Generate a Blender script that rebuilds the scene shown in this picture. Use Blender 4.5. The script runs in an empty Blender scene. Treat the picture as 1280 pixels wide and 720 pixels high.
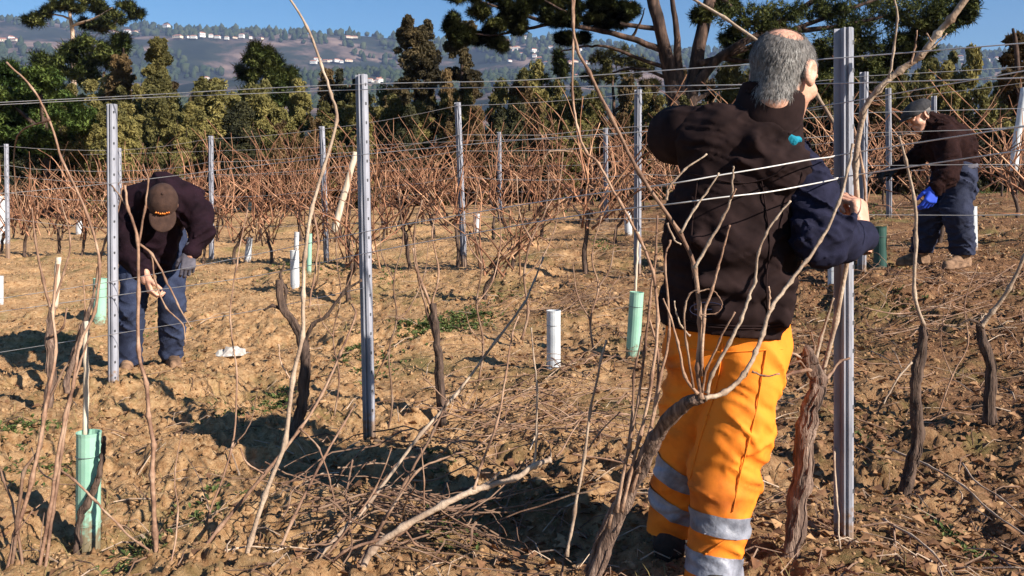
import bpy, bmesh, math, random
import numpy as np
from mathutils import Vector, Matrix

random.seed(7)
RNG = np.random.default_rng(7)
C = bpy.context.scene.collection
SC = bpy.context.scene

# ---------------------------------------------------------------- camera, sky, sun, exposure
F, HZ, CH = 1100.0, 245.0, 1.21      # focal length in photo pixels, eye level row, camera height
cam = bpy.data.cameras.new('camera')
cam.sensor_width = 36.0
cam.lens = 36.0 * F / 1280.0
cam.shift_y = -(360.0 - HZ) / 1280.0
cam.clip_start, cam.clip_end = 0.05, 12000.0
camo = bpy.data.objects.new('camera', cam)
camo.location = (0, 0, CH)
camo.rotation_euler = (math.radians(90), 0, 0)
C.objects.link(camo)
SC.camera = camo

SUN_EL, SUN_AZ = math.radians(29), math.radians(126)
SUN_DIR = Vector((math.sin(SUN_AZ) * math.cos(SUN_EL), math.cos(SUN_AZ) * math.cos(SUN_EL), math.sin(SUN_EL)))
world = bpy.data.worlds.new('World')
SC.world = world
world.use_nodes = True
wn = world.node_tree
bg = wn.nodes['Background']
sky = wn.nodes.new('ShaderNodeTexSky')
sky.sky_type = 'NISHITA'
sky.sun_disc = False
sky.sun_elevation = SUN_EL
sky.sun_rotation = SUN_AZ
sky.altitude = 300
sky.air_density = 1.0
sky.dust_density = 0.3
sky.ozone_density = 2.2
sat = wn.nodes.new('ShaderNodeHueSaturation')
sat.inputs['Saturation'].default_value = 1.42
wn.links.new(sky.outputs[0], sat.inputs['Color'])
wn.links.new(sat.outputs[0], bg.inputs[0])
bg.inputs[1].default_value = 0.06
sl = bpy.data.lights.new('sun', 'SUN')
sl.energy = 5.0
sl.angle = math.radians(0.5)
sl.color = (1.0, 0.93, 0.82)
so = bpy.data.objects.new('sun', sl)
so.rotation_euler = (-SUN_DIR).to_track_quat('-Z', 'Y').to_euler()
so.location = SUN_DIR * 30
C.objects.link(so)
SC.view_settings.view_transform = 'Standard'
SC.view_settings.look = 'None'
SC.view_settings.exposure = 1.0
SC.view_settings.gamma = 1.0
SC.cycles.max_bounces = 6
SC.cycles.volume_bounces = 0

def P(px, py, Y):
    return Vector(((px - 640.0) * Y / F, Y, CH - (py - HZ) * Y / F))

# ---------------------------------------------------------------- noise
_T = np.random.default_rng(3).random((64, 64, 64)).astype(np.float32)
def vn(x, y, z=0.0):
    x, y, z = np.broadcast_arrays(np.asarray(x, np.float32), np.asarray(y, np.float32), np.asarray(z, np.float32))
    xi, yi, zi = np.floor(x), np.floor(y), np.floor(z)
    fx, fy, fz = x - xi, y - yi, z - zi
    fx, fy, fz = fx*fx*(3-2*fx), fy*fy*(3-2*fy), fz*fz*(3-2*fz)
    xi, yi, zi = xi.astype(np.int32) & 63, yi.astype(np.int32) & 63, zi.astype(np.int32) & 63
    x1, y1, z1 = (xi+1) & 63, (yi+1) & 63, (zi+1) & 63
    a = _T[xi,yi,zi]*(1-fx) + _T[x1,yi,zi]*fx
    b = _T[xi,y1,zi]*(1-fx) + _T[x1,y1,zi]*fx
    c = _T[xi,yi,z1]*(1-fx) + _T[x1,yi,z1]*fx
    d = _T[xi,y1,z1]*(1-fx) + _T[x1,y1,z1]*fx
    return (a*(1-fy) + b*fy)*(1-fz) + (c*(1-fy) + d*fy)*fz - 0.5
def vn2(x, y, s=0):       # rotated so that the lattice does not show
    return vn(x*0.83 + y*0.56 + s*17.3, y*0.83 - x*0.56 + s*5.1, s*3.7 + 0.37)

# ---------------------------------------------------------------- ground height
def gz(x, y):
    x = np.asarray(x, float); y = np.asarray(y, float)
    u = y + 0.6*x - 3.95
    z = np.interp(u, [-6, -1, 0, 1.5, 3.5, 5.5, 8.5, 11.6, 15, 19, 24, 34, 60], [0.0, 0, 0, 0.04, 0.2, 0.38, 0.56, 0.72, 0.92, 1.0, 0.75, -1.2, -6])
    t = np.clip((u - 1.5)/7.0, 0, 1); t = t*t*(3 - 2*t)
    return z + 0.028*np.clip(x, -12, 12)*t
def relief(X, Y):          # clods, hollows and the furrow behind the first row
    X = np.asarray(X, float); Y = np.asarray(Y, float); R = Y + 1.4
    fade = np.clip(1.25 - R/26, 0.0, 1)
    big = vn2(X/0.9, Y/0.9, 1)*0.10 + vn2(X/0.42, Y/0.42, 2)*0.075
    l1 = np.abs(vn2(X/0.17, Y/0.17, 3))*2; l2 = np.abs(vn2(X/0.075, Y/0.075, 4))*2; l3 = vn2(X/0.022, Y/0.022, 5); l4 = np.abs(vn2(X/0.038, Y/0.038, 8))*2
    rough = np.clip(0.85 + 2.4*vn2(X/0.7, Y/0.7, 6), 0.2, 1.7)
    st = np.clip(vn2(X/0.36, Y/0.36, 14)*5 + vn2(X/0.12, Y/0.12, 15)*1.5, -.5, .5)*0.055*np.clip(rough, .5, 1.3)
    z = (big*1.15 + st + rough*(0.030*(0.5-l1) + 0.036*(0.5-l2) + 0.030*(0.5-l4)) + 0.016*l3)*fade
    return z - 0.05*np.exp(-((Y+0.6*X-4.6)/0.5)**2)*fade
def G(x, y):
    return float(gz(x, y))
def solve_Y(px, py):       # where the sight line through a pixel meets the ground
    Y = np.linspace(2.2, 24, 1500)
    d = CH - (py-HZ)*Y/F - gz((px-640)*Y/F, Y)
    i = np.nonzero((d[:-1] > 0) & (d[1:] <= 0))[0]
    return float(Y[i[0]]) if len(i) else None

# ---------------------------------------------------------------- materials
def mat(name, c1, c2=None, scale=8.0, rough=0.85, bump=0.0, bscale=40.0, metal=0.0, stretch=(1,1,1), detail=5.0, c3=None, spec=0.3, trans=0.0, rnd=0.0, sheen=0.0):
    m = bpy.data.materials.new(name); m.use_nodes = True
    nt = m.node_tree; N, L = nt.nodes, nt.links
    b = N['Principled BSDF']
    b.inputs['Roughness'].default_value = rough
    b.inputs['Metallic'].default_value = metal
    b.inputs['Specular IOR Level'].default_value = spec
    if sheen: b.inputs['Sheen Weight'].default_value = sheen
    tc = N.new('ShaderNodeTexCoord'); mp = N.new('ShaderNodeMapping')
    mp.inputs['Scale'].default_value = stretch
    L.new(tc.outputs['Object'], mp.inputs['Vector'])
    col = None
    if c2 is not None:
        n = N.new('ShaderNodeTexNoise'); n.inputs['Scale'].default_value = scale; n.inputs['Detail'].default_value = detail; n.inputs['Roughness'].default_value = 0.6
        L.new(mp.outputs[0], n.inputs['Vector'])
        r = N.new('ShaderNodeValToRGB'); r.color_ramp.elements[0].position = 0.33; r.color_ramp.elements[1].position = 0.68
        r.color_ramp.elements[0].color = (*c1, 1); r.color_ramp.elements[1].color = (*c2, 1)
        if c3 is not None:
            e = r.color_ramp.elements.new(0.5); e.color = (*c3, 1)
        L.new(n.outputs['Fac'], r.inputs[0]); col = r.outputs[0]
        if rnd:
            oi = N.new('ShaderNodeObjectInfo'); hs = N.new('ShaderNodeHueSaturation')
            mr = N.new('ShaderNodeMapRange'); mr.inputs['To Min'].default_value = 1 - rnd; mr.inputs['To Max'].default_value = 1 + rnd
            L.new(oi.outputs['Random'], mr.inputs['Value']); L.new(mr.outputs[0], hs.inputs['Value']); L.new(col, hs.inputs['Color']); col = hs.outputs[0]
        L.new(col, b.inputs['Base Color'])
    else:
        b.inputs['Base Color'].default_value = (*c1, 1)
    if bump:
        n2 = N.new('ShaderNodeTexNoise'); n2.inputs['Scale'].default_value = bscale; n2.inputs['Detail'].default_value = 4.0
        L.new(mp.outputs[0], n2.inputs['Vector'])
        bp = N.new('ShaderNodeBump'); bp.inputs['Strength'].default_value = bump; bp.inputs['Distance'].default_value = 0.01
        L.new(n2.outputs['Fac'], bp.inputs['Height']); L.new(bp.outputs[0], b.inputs['Normal'])
    if trans:
        out = N['Material Output']; tr = N.new('ShaderNodeBsdfTranslucent'); mx = N.new('ShaderNodeMixShader'); mx.inputs[0].default_value = trans
        if col is not None: L.new(col, tr.inputs[0])
        else: tr.inputs[0].default_value = (*c1, 1)
        L.new(b.outputs[0], mx.inputs[1]); L.new(tr.outputs[0], mx.inputs[2]); L.new(mx.outputs[0], out.inputs['Surface'])
    return m

M = {}
M['cane'] = mat('cane_bark', (0.10,0.05,0.033), (0.36,0.24,0.165), 11, 0.75, 0.4, 90, c3=(0.22,0.125,0.08), rnd=0.3)
M['cane_pale'] = mat('pale_cane_bark', (0.22,0.14,0.095), (0.50,0.38,0.28), 11, 0.7, 0.4, 90, rnd=0.15)
M['cane_far'] = mat('dry_cane', (0.12,0.05,0.028), (0.52,0.31,0.185), 3, 0.85, c3=(0.28,0.13,0.072), rnd=0.5)
M['bark'] = mat('vine_bark', (0.05,0.033,0.027), (0.34,0.235,0.18), 9, 0.95, 1.0, 30, stretch=(7,7,0.9), c3=(0.16,0.1,0.075))
M['bark_dark'] = mat('dark_vine_bark', (0.03,0.02,0.017), (0.15,0.095,0.07), 9, 0.95, 1.0, 30, stretch=(7,7,0.9))
M['steel'] = mat('galvanised_steel', (0.20,0.20,0.235), (0.38,0.38,0.43), 6, 0.55, 0.12, 60, metal=0.1, stretch=(3,3,0.6), spec=0.5)
M['steel_dark'] = mat('dark_steel_slot_shade', (0.09,0.09,0.1), (0.14,0.14,0.15), 20, 0.6, metal=0.4)  # dark steel; on the posts its colour stands for shade in the slots
M['wire'] = mat('galvanised_wire', (0.5,0.47,0.45), (0.7,0.67,0.64), 5, 0.5, metal=0.3, spec=0.5)
M['tube_green'] = mat('mint_plastic', (0.30,0.55,0.42), (0.42,0.66,0.52), 5, 0.5, 0.12, 30, trans=0.25, spec=0.4)
M['tube_dark'] = mat('shaded_green_plastic', (0.02,0.06,0.05), (0.035,0.085,0.07), 5, 0.5, 0.1, 30)  # green tube plastic with the shade over it put into the colour
M['tube_white'] = mat('white_plastic', (0.52,0.54,0.57), (0.74,0.76,0.78), 5, 0.5, 0.1, 30, trans=0.2, spec=0.4)
M['bamboo'] = mat('pale_stake_wood', (0.45,0.34,0.24), (0.68,0.58,0.46), 8, 0.7, 0.3, 50, stretch=(4,4,0.6))
M['skin'] = mat('skin', (0.5,0.24,0.16), (0.62,0.34,0.24), 18, 0.5, 0.25, 120, spec=0.4)
M['hair'] = mat('grey_hair', (0.06,0.053,0.05), (0.36,0.335,0.315), 60, 0.55, spec=0.4, c3=(0.18,0.165,0.155))
M['hairbase'] = mat('grey_hair_underlayer', (0.045,0.038,0.034), (0.17,0.15,0.14), 45, 0.7)
M['vest'] = mat('brown_black_softshell', (0.012,0.0065,0.0065), (0.026,0.0145,0.014), 12, 0.9, 0.12, 420, spec=0.08)
M['navy'] = mat('navy_knit', (0.008,0.008,0.020), (0.015,0.015,0.036), 30, 0.9, 0.2, 380, spec=0.15)
M['orange'] = mat('hi_vis_orange_cloth', (0.46,0.11,0.011), (0.86,0.262,0.02), 4, 0.8, 0.12, 330, c3=(0.82,0.22,0.015))
M['reflective'] = mat('silver_reflective_tape', (0.12,0.125,0.155), (0.33,0.335,0.39), 14, 0.5, 0.3, 70, metal=0.0, spec=0.5)
M['teal'] = mat('teal_cloth', (0.003,0.13,0.2), (0.008,0.24,0.34), 40, 0.85, 0.4, 150)
M['boot'] = mat('muddy_brown_leather', (0.09,0.05,0.03), (0.32,0.19,0.115), 14, 0.9, 0.6, 60)
M['boot_dark'] = mat('dark_boot_rubber', (0.015,0.012,0.011), (0.05,0.035,0.028), 18, 0.8, 0.4, 60)
M['jeans'] = mat('blue_denim', (0.010,0.014,0.036), (0.036,0.048,0.095), 9, 0.9, 0.5, 160)
M['jacket'] = mat('plum_black_jacket', (0.008,0.004,0.006), (0.018,0.008,0.013), 10, 0.9, 0.3, 90, spec=0.08)
M['cap_brown'] = mat('brown_cap_cloth', (0.03,0.014,0.010), (0.058,0.029,0.02), 22, 0.9, 0.3, 160)
M['cap_grey'] = mat('grey_wool', (0.022,0.021,0.024), (0.05,0.047,0.05), 40, 0.95, 0.5, 160)
M['sweater'] = mat('maroon_black_wool', (0.012,0.005,0.005), (0.028,0.012,0.011), 25, 0.95, 0.5, 150, spec=0.08)
M['work_navy'] = mat('navy_work_cloth', (0.009,0.012,0.03), (0.022,0.027,0.06), 8, 0.85, 0.4, 110)
M['glove_blue'] = mat('blue_rubber_glove', (0.02,0.06,0.5), (0.035,0.1,0.66), 12, 0.55)
M['glove_grey'] = mat('grey_glove', (0.05,0.046,0.062), (0.12,0.11,0.135), 20, 0.8)
M['black'] = mat('black_rubber', (0.012,0.011,0.012), (0.025,0.022,0.022), 20, 0.7)
M['emblem'] = mat('orange_embroidery', (0.6,0.13,0.015), (0.75,0.28,0.05), 40, 0.7)
M['plastic_bag'] = mat('crumpled_white_plastic', (0.34,0.29,0.25), (0.68,0.65,0.62), 14, 0.5, 0.7, 40, trans=0.2)

def add_mud(m, h):       # soil splashed on the foot of whatever stands in the ground
    nt = m.node_tree; N, L = nt.nodes, nt.links; b = N['Principled BSDF']
    tc = N.new('ShaderNodeTexCoord'); sx = N.new('ShaderNodeSeparateXYZ'); L.new(tc.outputs['Object'], sx.inputs[0])
    mr = N.new('ShaderNodeMapRange'); mr.inputs['From Min'].default_value = 0.0; mr.inputs['From Max'].default_value = h; mr.inputs['To Min'].default_value = 0.5; mr.inputs['To Max'].default_value = -0.1
    L.new(sx.outputs['Z'], mr.inputs['Value'])
    n = N.new('ShaderNodeTexNoise'); n.inputs['Scale'].default_value = 38; n.inputs['Detail'].default_value = 6; L.new(tc.outputs['Object'], n.inputs['Vector'])
    a = N.new('ShaderNodeMath'); a.operation = 'ADD'; L.new(mr.outputs[0], a.inputs[0]); L.new(n.outputs['Fac'], a.inputs[1])
    r = N.new('ShaderNodeValToRGB'); r.color_ramp.elements[0].position = 0.62; r.color_ramp.elements[1].position = 0.82; r.color_ramp.elements[1].color = (0.85,0.85,0.85,1); L.new(a.outputs[0], r.inputs[0])
    x = N.new('ShaderNodeMix'); x.data_type = 'RGBA'; L.new(r.outputs[0], x.inputs['Factor']); x.inputs['B'].default_value = (0.24,0.14,0.075,1)
    src = b.inputs['Base Color'].links[0].from_socket; L.new(src, x.inputs['A'])
    for l in list(src.links):
        if l.to_node != x: to = l.to_socket; L.new(x.outputs['Result'], to)
for k_, h_ in (('tube_green', .2), ('tube_white', .16), ('tube_dark', .12), ('steel', .22)): add_mud(M[k_], h_)

# ---------------------------------------------------------------- building blocks
class MB:
    def __init__(s): s.v, s.f, s.n = [], [], 0
    def add(s, v, f):
        v = np.asarray(v, float).reshape(-1, 3)
        s.v.append(v); s.f += [tuple(int(i) + s.n for i in q) for q in f]; s.n += len(v)
        return s
    def box(s, c, d, R=None):
        c = np.array(c, float); d = np.array(d, float)/2
        k = np.array([(-1,-1,-1),(1,-1,-1),(1,1,-1),(-1,1,-1),(-1,-1,1),(1,-1,1),(1,1,1),(-1,1,1)], float)*d
        if R is not None: k = k @ np.array(R.to_3x3() if hasattr(R,'to_3x3') else R).T
        return s.add(k + c, [(0,3,2,1),(4,5,6,7),(0,1,5,4),(1,2,6,5),(2,3,7,6),(3,0,4,7)])
    def tube(s, pts, rad, sides=6, cap=True, lump=0.0, seed=0):
        p = np.array([tuple(q) for q in pts], float); n = len(p)
        r = np.broadcast_to(np.asarray(rad, float), (n,)) if np.ndim(rad) == 0 or len(np.atleast_1d(rad)) == n else np.interp(np.linspace(0,1,n), np.linspace(0,1,len(rad)), rad)
        t = np.gradient(p, axis=0); t /= np.maximum(np.linalg.norm(t, axis=1, keepdims=True), 1e-9)
        a = np.array((0,0,1.0)) if abs(t[0,2]) < 0.9 else np.array((1.0,0,0))
        u = np.cross(t[0], a); u /= np.linalg.norm(u)
        ang = np.arange(sides)*2*math.pi/sides
        V = np.zeros((n, sides, 3))
        for i in range(n):
            u = u - t[i]*np.dot(u, t[i]); u /= max(np.linalg.norm(u), 1e-9)
            w = np.cross(t[i], u)
            rr = np.full(sides, r[i])
            if lump:
                rr = rr*(1 + lump*vn(np.cos(ang)*1.6 + seed*3.1, np.sin(ang)*1.6 + seed, i*0.23)*2 + lump*0.7*vn(np.cos(ang)*4 + seed, np.sin(ang)*4, i*0.1 + seed)*2)
            V[i] = p[i] + np.outer(np.cos(ang)*rr, u) + np.outer(np.sin(ang)*rr, w)
        f = [(i*sides+j, i*sides+(j+1)%sides, (i+1)*sides+(j+1)%sides, (i+1)*sides+j) for i in range(n-1) for j in range(sides)]
        if cap: f += [tuple(range(sides))[::-1], tuple((n-1)*sides+j for j in range(sides))]
        return s.add(V.reshape(-1,3), f)
    def build(s, name, m, parent=None, smooth=False, sub=None):
        v = np.concatenate(s.v) if s.v else np.zeros((0,3))
        return mesh(name, v, s.f, m, parent, smooth)

def mesh(name, v, f, m, parent=None, smooth=False):
    v = np.asarray(v, float)
    if parent is not None:
        o0 = parent
        while o0 is not None:
            v = v - np.array(o0.location); o0 = o0.parent
    me = bpy.data.meshes.new(name)
    if isinstance(f, np.ndarray):
        nf, k = f.shape
        me.vertices.add(len(v)); me.vertices.foreach_set('co', v.astype(np.float32).ravel())
        me.loops.add(nf*k); me.loops.foreach_set('vertex_index', f.astype(np.int32).ravel())
        me.polygons.add(nf); me.polygons.foreach_set('loop_start', np.arange(0, nf*k, k, dtype=np.int32))
        me.update(calc_edges=True)
    else:
        me.from_pydata([tuple(q) for q in v], [], f)
    for mm in (m if isinstance(m, (list, tuple)) else [m]): me.materials.append(mm)
    if smooth: me.polygons.foreach_set('use_smooth', np.ones(len(me.polygons), bool))
    me.update()
    o = bpy.data.objects.new(name, me); C.objects.link(o)
    if parent is not None: o.parent = parent
    return o

def tag(o, label, cat, group=None):
    o['label'] = label; o['category'] = cat
    if group: o['group'] = group
    return o
def thing(name, label, cat, loc, group=None):
    o = bpy.data.objects.new(name, None); o.empty_display_size = 0.1; C.objects.link(o); o.location = tuple(loc)
    return tag(o, label, cat, group)
def kind(o, k): o['kind'] = k; return o
def dup(root, loc, rotz=0.0, scale=1.0, label=None, group=None):
    r = root.copy(); C.objects.link(r); r.location = tuple(loc); r.rotation_euler = (0, 0, rotz)
    r.scale = (scale, scale, scale) if np.ndim(scale) == 0 else tuple(scale)
    if label: r['label'] = label
    if group: r['group'] = group
    for ch in list(root.children):
        c = ch.copy(); C.objects.link(c); c.parent = r
        for g in ch.children:
            d = g.copy(); C.objects.link(d); d.parent = c
    return r

def spline(pts, n=6):
    p = [np.array(tuple(q), float) for q in pts]
    if len(p) < 3: return [p[0] + (p[-1]-p[0])*t for t in np.linspace(0,1,n+1)]
    p = [2*p[0]-p[1]] + p + [2*p[-1]-p[-2]]
    out = []
    for i in range(1, len(p)-2):
        a, b, c, d = p[i-1], p[i], p[i+1], p[i+2]
        for t in np.linspace(0, 1, n, endpoint=False):
            out.append(0.5*((2*b) + (c-a)*t + (2*a-5*b+4*c-d)*t*t + (3*b-a-3*c+d)*t**3))
    out.append(p[-2])
    return out
def cane_pts(pts, wob=0.004, n=6, seed=0):
    s = spline(pts, n); q = []
    for i, a in enumerate(s):
        q.append(a + np.array([float(vn(i*0.7+seed*9.7, k*5.3, seed*1.3)) for k in range(3)])*wob*2)
    return q
def node_radii(n, r0, r1, every=5):
    r = np.linspace(r0, r1, n)
    r[::every] *= 1.5
    return r

def pbox(x0, y0, x1, y1, Y0, Y1, pad=0.08):
    q = np.array([tuple(P(x, y, Y)) for x in (x0, x1) for y in (y0, y1) for Y in (Y0, Y1)])
    return q.min(0) - pad, q.max(0) + pad
# ---------------------------------------------------------------- ground
def ground():
    nt, nr = 660, 900
    s = np.linspace(-1, 1, nt)
    tan = np.sign(s)*(0.72*np.abs(s) + 0.85*np.abs(s)**5)
    r = np.concatenate([1.2*np.exp(np.linspace(0, math.log(26/1.2), nr)), 26*np.exp(np.linspace(0.02, math.log(90/26), 60))])
    R, T = np.meshgrid(r, tan, indexing='ij')
    Y = R - 1.4; X = R*T
    Z = gz(X, Y)
    Z = Z + relief(X, Y)
    v = np.stack([X, Y, Z], -1).reshape(-1, 3)
    n0, n1 = R.shape
    i = np.arange(n0*n1).reshape(n0, n1)
    f = np.stack([i[:-1,:-1], i[:-1,1:], i[1:,1:], i[1:,:-1]], -1).reshape(-1, 4)
    m = bpy.data.materials.new('vineyard_soil'); m.use_nodes = True
    N, L = m.node_tree.nodes, m.node_tree.links
    b = N['Principled BSDF']; b.inputs['Roughness'].default_value = 0.95; b.inputs['Specular IOR Level'].default_value = 0.1
    tc = N.new('ShaderNodeTexCoord')
    def noise(sc, det=6, rg=0.6):
        n = N.new('ShaderNodeTexNoise'); n.inputs['Scale'].default_value = sc; n.inputs['Detail'].default_value = det; n.inputs['Roughness'].default_value = rg
        L.new(tc.outputs['Object'], n.inputs['Vector']); return n.outputs['Fac']
    def ramp(src, stops):
        r = N.new('ShaderNodeValToRGB'); e = r.color_ramp.elements
        e[0].position, e[0].color = stops[0][0], (*stops[0][1], 1); e[1].position, e[1].color = stops[-1][0], (*stops[-1][1], 1)
        for p_, c_ in stops[1:-1]: x = e.new(p_); x.color = (*c_, 1)
        L.new(src, r.inputs[0]); return r.outputs[0]
    def mix(fac, a, c):
        x = N.new('ShaderNodeMix'); x.data_type = 'RGBA'; L.new(fac, x.inputs['Factor']); L.new(a, x.inputs['A']); L.new(c, x.inputs['B']); return x.outputs['Result']
    soil = ramp(noise(26, 8, 0.72), [(0.28, (0.14,0.062,0.027)), (0.41, (0.35,0.188,0.086)), (0.55, (0.50,0.305,0.155)), (0.74, (0.65,0.445,0.26))])
    litter = ramp(noise(48, 8, 0.8), [(0.3, (0.03,0.014,0.009)), (0.46, (0.115,0.052,0.028)), (0.58, (0.26,0.135,0.072)), (0.74, (0.46,0.29,0.165))])
    grass = ramp(noise(60, 6, 0.7), [(0.3, (0.06,0.075,0.02)), (0.5, (0.15,0.16,0.05)), (0.7, (0.30,0.27,0.11))])
    sx = N.new('ShaderNodeSeparateXYZ'); L.new(tc.outputs['Object'], sx.inputs[0])
    mr = N.new('ShaderNodeMapRange'); mr.inputs['From Min'].default_value = -1.5; mr.inputs['From Max'].default_value = 3.0; mr.inputs['To Min'].default_value = -0.14; mr.inputs['To Max'].default_value = 0.19
    L.new(sx.outputs['X'], mr.inputs['Value'])
    ad = N.new('ShaderNodeMath'); ad.operation = 'ADD'; L.new(noise(2.3, 6, 0.65), ad.inputs[0]); L.new(mr.outputs[0], ad.inputs[1])
    lf = ramp(ad.outputs[0], [(0.42, (0,0,0)), (0.64, (0.9,0.9,0.9))])
    gf = ramp(noise(1.15, 6, 0.75), [(0.52, (0,0,0)), (0.68, (0.6,0.6,0.6))])
    c = mix(lf, soil, litter); c = mix(gf, c, grass)
    L.new(c, b.inputs['Base Color'])
    bp = N.new('ShaderNodeBump'); bp.inputs['Strength'].default_value = 0.9; bp.inputs['Distance'].default_value = 0.022
    L.new(noise(75, 8, 0.8), bp.inputs['Height']); L.new(bp.outputs[0], b.inputs['Normal'])
    return kind(mesh('ground', v, f, m, None, False), 'structure')
ground()

# soil clods, litter, twigs: countless, real geometry
ICO_V = np.array([(0,0,1)] + [(0.894*math.cos(a), 0.894*math.sin(a), 0.447) for a in np.arange(5)*2*math.pi/5] + [(0.894*math.cos(a), 0.894*math.sin(a), -0.447) for a in (np.arange(5)+0.5)*2*math.pi/5] + [(0,0,-1)])
ICO_F = np.array([(0,1,2),(0,2,3),(0,3,4),(0,4,5),(0,5,1),(1,6,2),(2,6,7),(2,7,3),(3,7,8),(3,8,4),(4,8,9),(4,9,5),(5,9,10),(5,10,1),(1,10,6),(6,11,7),(7,11,8),(8,11,9),(9,11,10),(10,11,6)])
def scatter_xy(n, ymin=1.9, ymax=17.0, pw=1.7, spread=0.72):
    y = ymin + (ymax - ymin)*RNG.random(n)**pw
    x = (RNG.random(n)*2 - 1)*spread*(y + 0.6)
    return x, y
def clods():
    n = 13000
    x, y = scatter_xy(n)
    s = 0.004 + 0.022*RNG.random(n)**4
    s = s*(0.8 + 0.05*y)
    z = gz(x, y) - s*0.15 + relief(x, y)
    v = ICO_V[None]*(0.45 + 0.95*RNG.random((n, 12, 1)))*s[:,None,None]*np.array([1, 1, 0.75])
    v = v + np.stack([x, y, z], -1)[:,None]
    f = (ICO_F[None] + (np.arange(n)*12)[:,None,None]).reshape(-1, 3)
    m = mat('soil_clod', (0.16,0.082,0.038), (0.47,0.30,0.165), 7, 0.95, 0.5, 60, c3=(0.26,0.15,0.078), spec=0.05)
    kind(mesh('soil_clods', v.reshape(-1,3), f, m, None, False), 'stuff')
clods()
def crumbs():
    n = 46000
    x, y = scatter_xy(n, 1.9, 13.0, 1.5)
    s = (0.003 + 0.009*RNG.random(n)**2)*(0.8 + 0.07*y)
    z = gz(x, y) + relief(x, y)
    o = np.array([(1,0,0),(-1,0,0),(0,1,0),(0,-1,0),(0,0,1),(0,0,-1)], float)
    of = np.array([(0,2,4),(2,1,4),(1,3,4),(3,0,4),(2,0,5),(1,2,5),(3,1,5),(0,3,5)])
    v = o[None]*(0.6 + 0.8*RNG.random((n, 6, 1)))*s[:,None,None] + RNG.normal(size=(n, 6, 3))*s[:,None,None]*0.25 + np.stack([x, y, z], -1)[:,None]
    f = (of[None] + (np.arange(n)*6)[:,None,None]).reshape(-1, 3)
    kind(mesh('soil_crumbs', v.reshape(-1,3), f, bpy.data.materials['soil_clod'], None, False), 'stuff')
crumbs()
def litter():
    n = 16000
    x, y = scatter_xy(n, 1.9, 10, 1.5)
    keep = RNG.random(n) < np.clip(0.3 + 0.4*x + 0.8*vn2(x/0.8, y/0.8, 9), 0.08, 1)
    x, y = x[keep], y[keep]; n = len(x)
    z = gz(x, y) + relief(x, y) + 0.012
    a = RNG.random(n)*6.283; s = 0.009 + 0.022*RNG.random(n)
    d = np.stack([np.cos(a), np.sin(a), (RNG.random(n)-0.5)*0.9], -1)*s[:,None]
    e = np.stack([-np.sin(a), np.cos(a), (RNG.random(n)-0.5)*0.9], -1)*(s*0.65)[:,None]
    c = np.stack([x, y, z], -1); up = np.array([0,0,1])*s[:,None]*0.5
    v = np.stack([c-d, c+e+up, c+d, c-e+up], 1)
    f = np.arange(n*4).reshape(-1, 4)
    m = mat('dead_leaf', (0.07,0.03,0.018), (0.5,0.30,0.15), 9, 0.85, c3=(0.24,0.12,0.06), trans=0.1)
    kind(mesh('leaf_litter', v.reshape(-1,3), f, m, None, False), 'stuff')
litter()
def dry_grass():
    n = 60000
    x, y = scatter_xy(n, 1.9, 19, 1.3)
    keep = RNG.random(n) < np.clip(0.12 + 1.5*vn2(x/0.7, y/0.7, 31) + 0.9*vn2(x/0.22, y/0.22, 32), 0.04, 1)
    x, y = x[keep], y[keep]; n = len(x)
    z = gz(x, y) + relief(x, y) - 0.005
    a = RNG.random(n)*6.283; l = (0.02 + 0.06*RNG.random(n)**1.5)*(0.8 + 0.05*y); w = 0.0011*(0.7 + 0.16*y)
    up = 0.25 + 0.9*RNG.random(n)
    d = np.stack([np.cos(a), np.sin(a), up], -1)*l[:,None]; s = np.stack([-np.sin(a), np.cos(a), 0*a], -1)*w[:,None]
    c = np.stack([x, y, z], -1); q = c + d*0.6; t = c + d*np.array([1.1, 1.1, 0.8])
    v = np.stack([c-s, c+s, q+s*.8, q-s*.8, t], 1)
    k = (np.arange(n)*5)[:,None]
    f4 = k + np.array([[0,1,2,3]]); f3 = k + np.array([[3,2,4,4]])
    f = [tuple(r) for r in f4.tolist()] + [tuple(r[:3]) for r in f3.tolist()]
    m = mat('dry_grass_blade', (0.10,0.085,0.03), (0.46,0.36,0.17), 1.6, 0.85, c3=(0.24,0.19,0.075), trans=0.2)
    kind(mesh('dry_grass', v.reshape(-1,3), f, m, None, False), 'stuff')
dry_grass()
def ground_z(x, y):
    return G(x, y) + float(relief(x, y))
def twigs():
    b, b2 = MB(), MB()
    for i in range(3200):
        y = 1.9 + 13*random.random()**1.8; x = (random.random()*2-1)*0.72*(y+0.4)
        if random.random() > 0.7 + 0.25*x: continue
        l = random.uniform(0.04, 0.12 + 0.03*y); a = random.random()*6.28
        k = np.array([math.cos(a), math.sin(a), 0])
        p0 = np.array([x, y, ground_z(x, y) + 0.015]); p2 = p0 + k*l; p2[2] = ground_z(p2[0], p2[1]) + random.uniform(0.01, 0.05)
        pm = (p0+p2)/2 + np.array([random.uniform(-.02,.02), random.uniform(-.02,.02), random.uniform(0.0,.03)])
        (b if random.random() < 0.6 else b2).tube([p0, pm, p2], np.array([0.004, 0.003, 0.002])*random.uniform(.5,1.1), 4, False)
    kind(b.build('ground_twigs', M['cane']), 'stuff'); kind(b2.build('ground_twigs', M['cane_pale']), 'stuff')
twigs()
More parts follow.
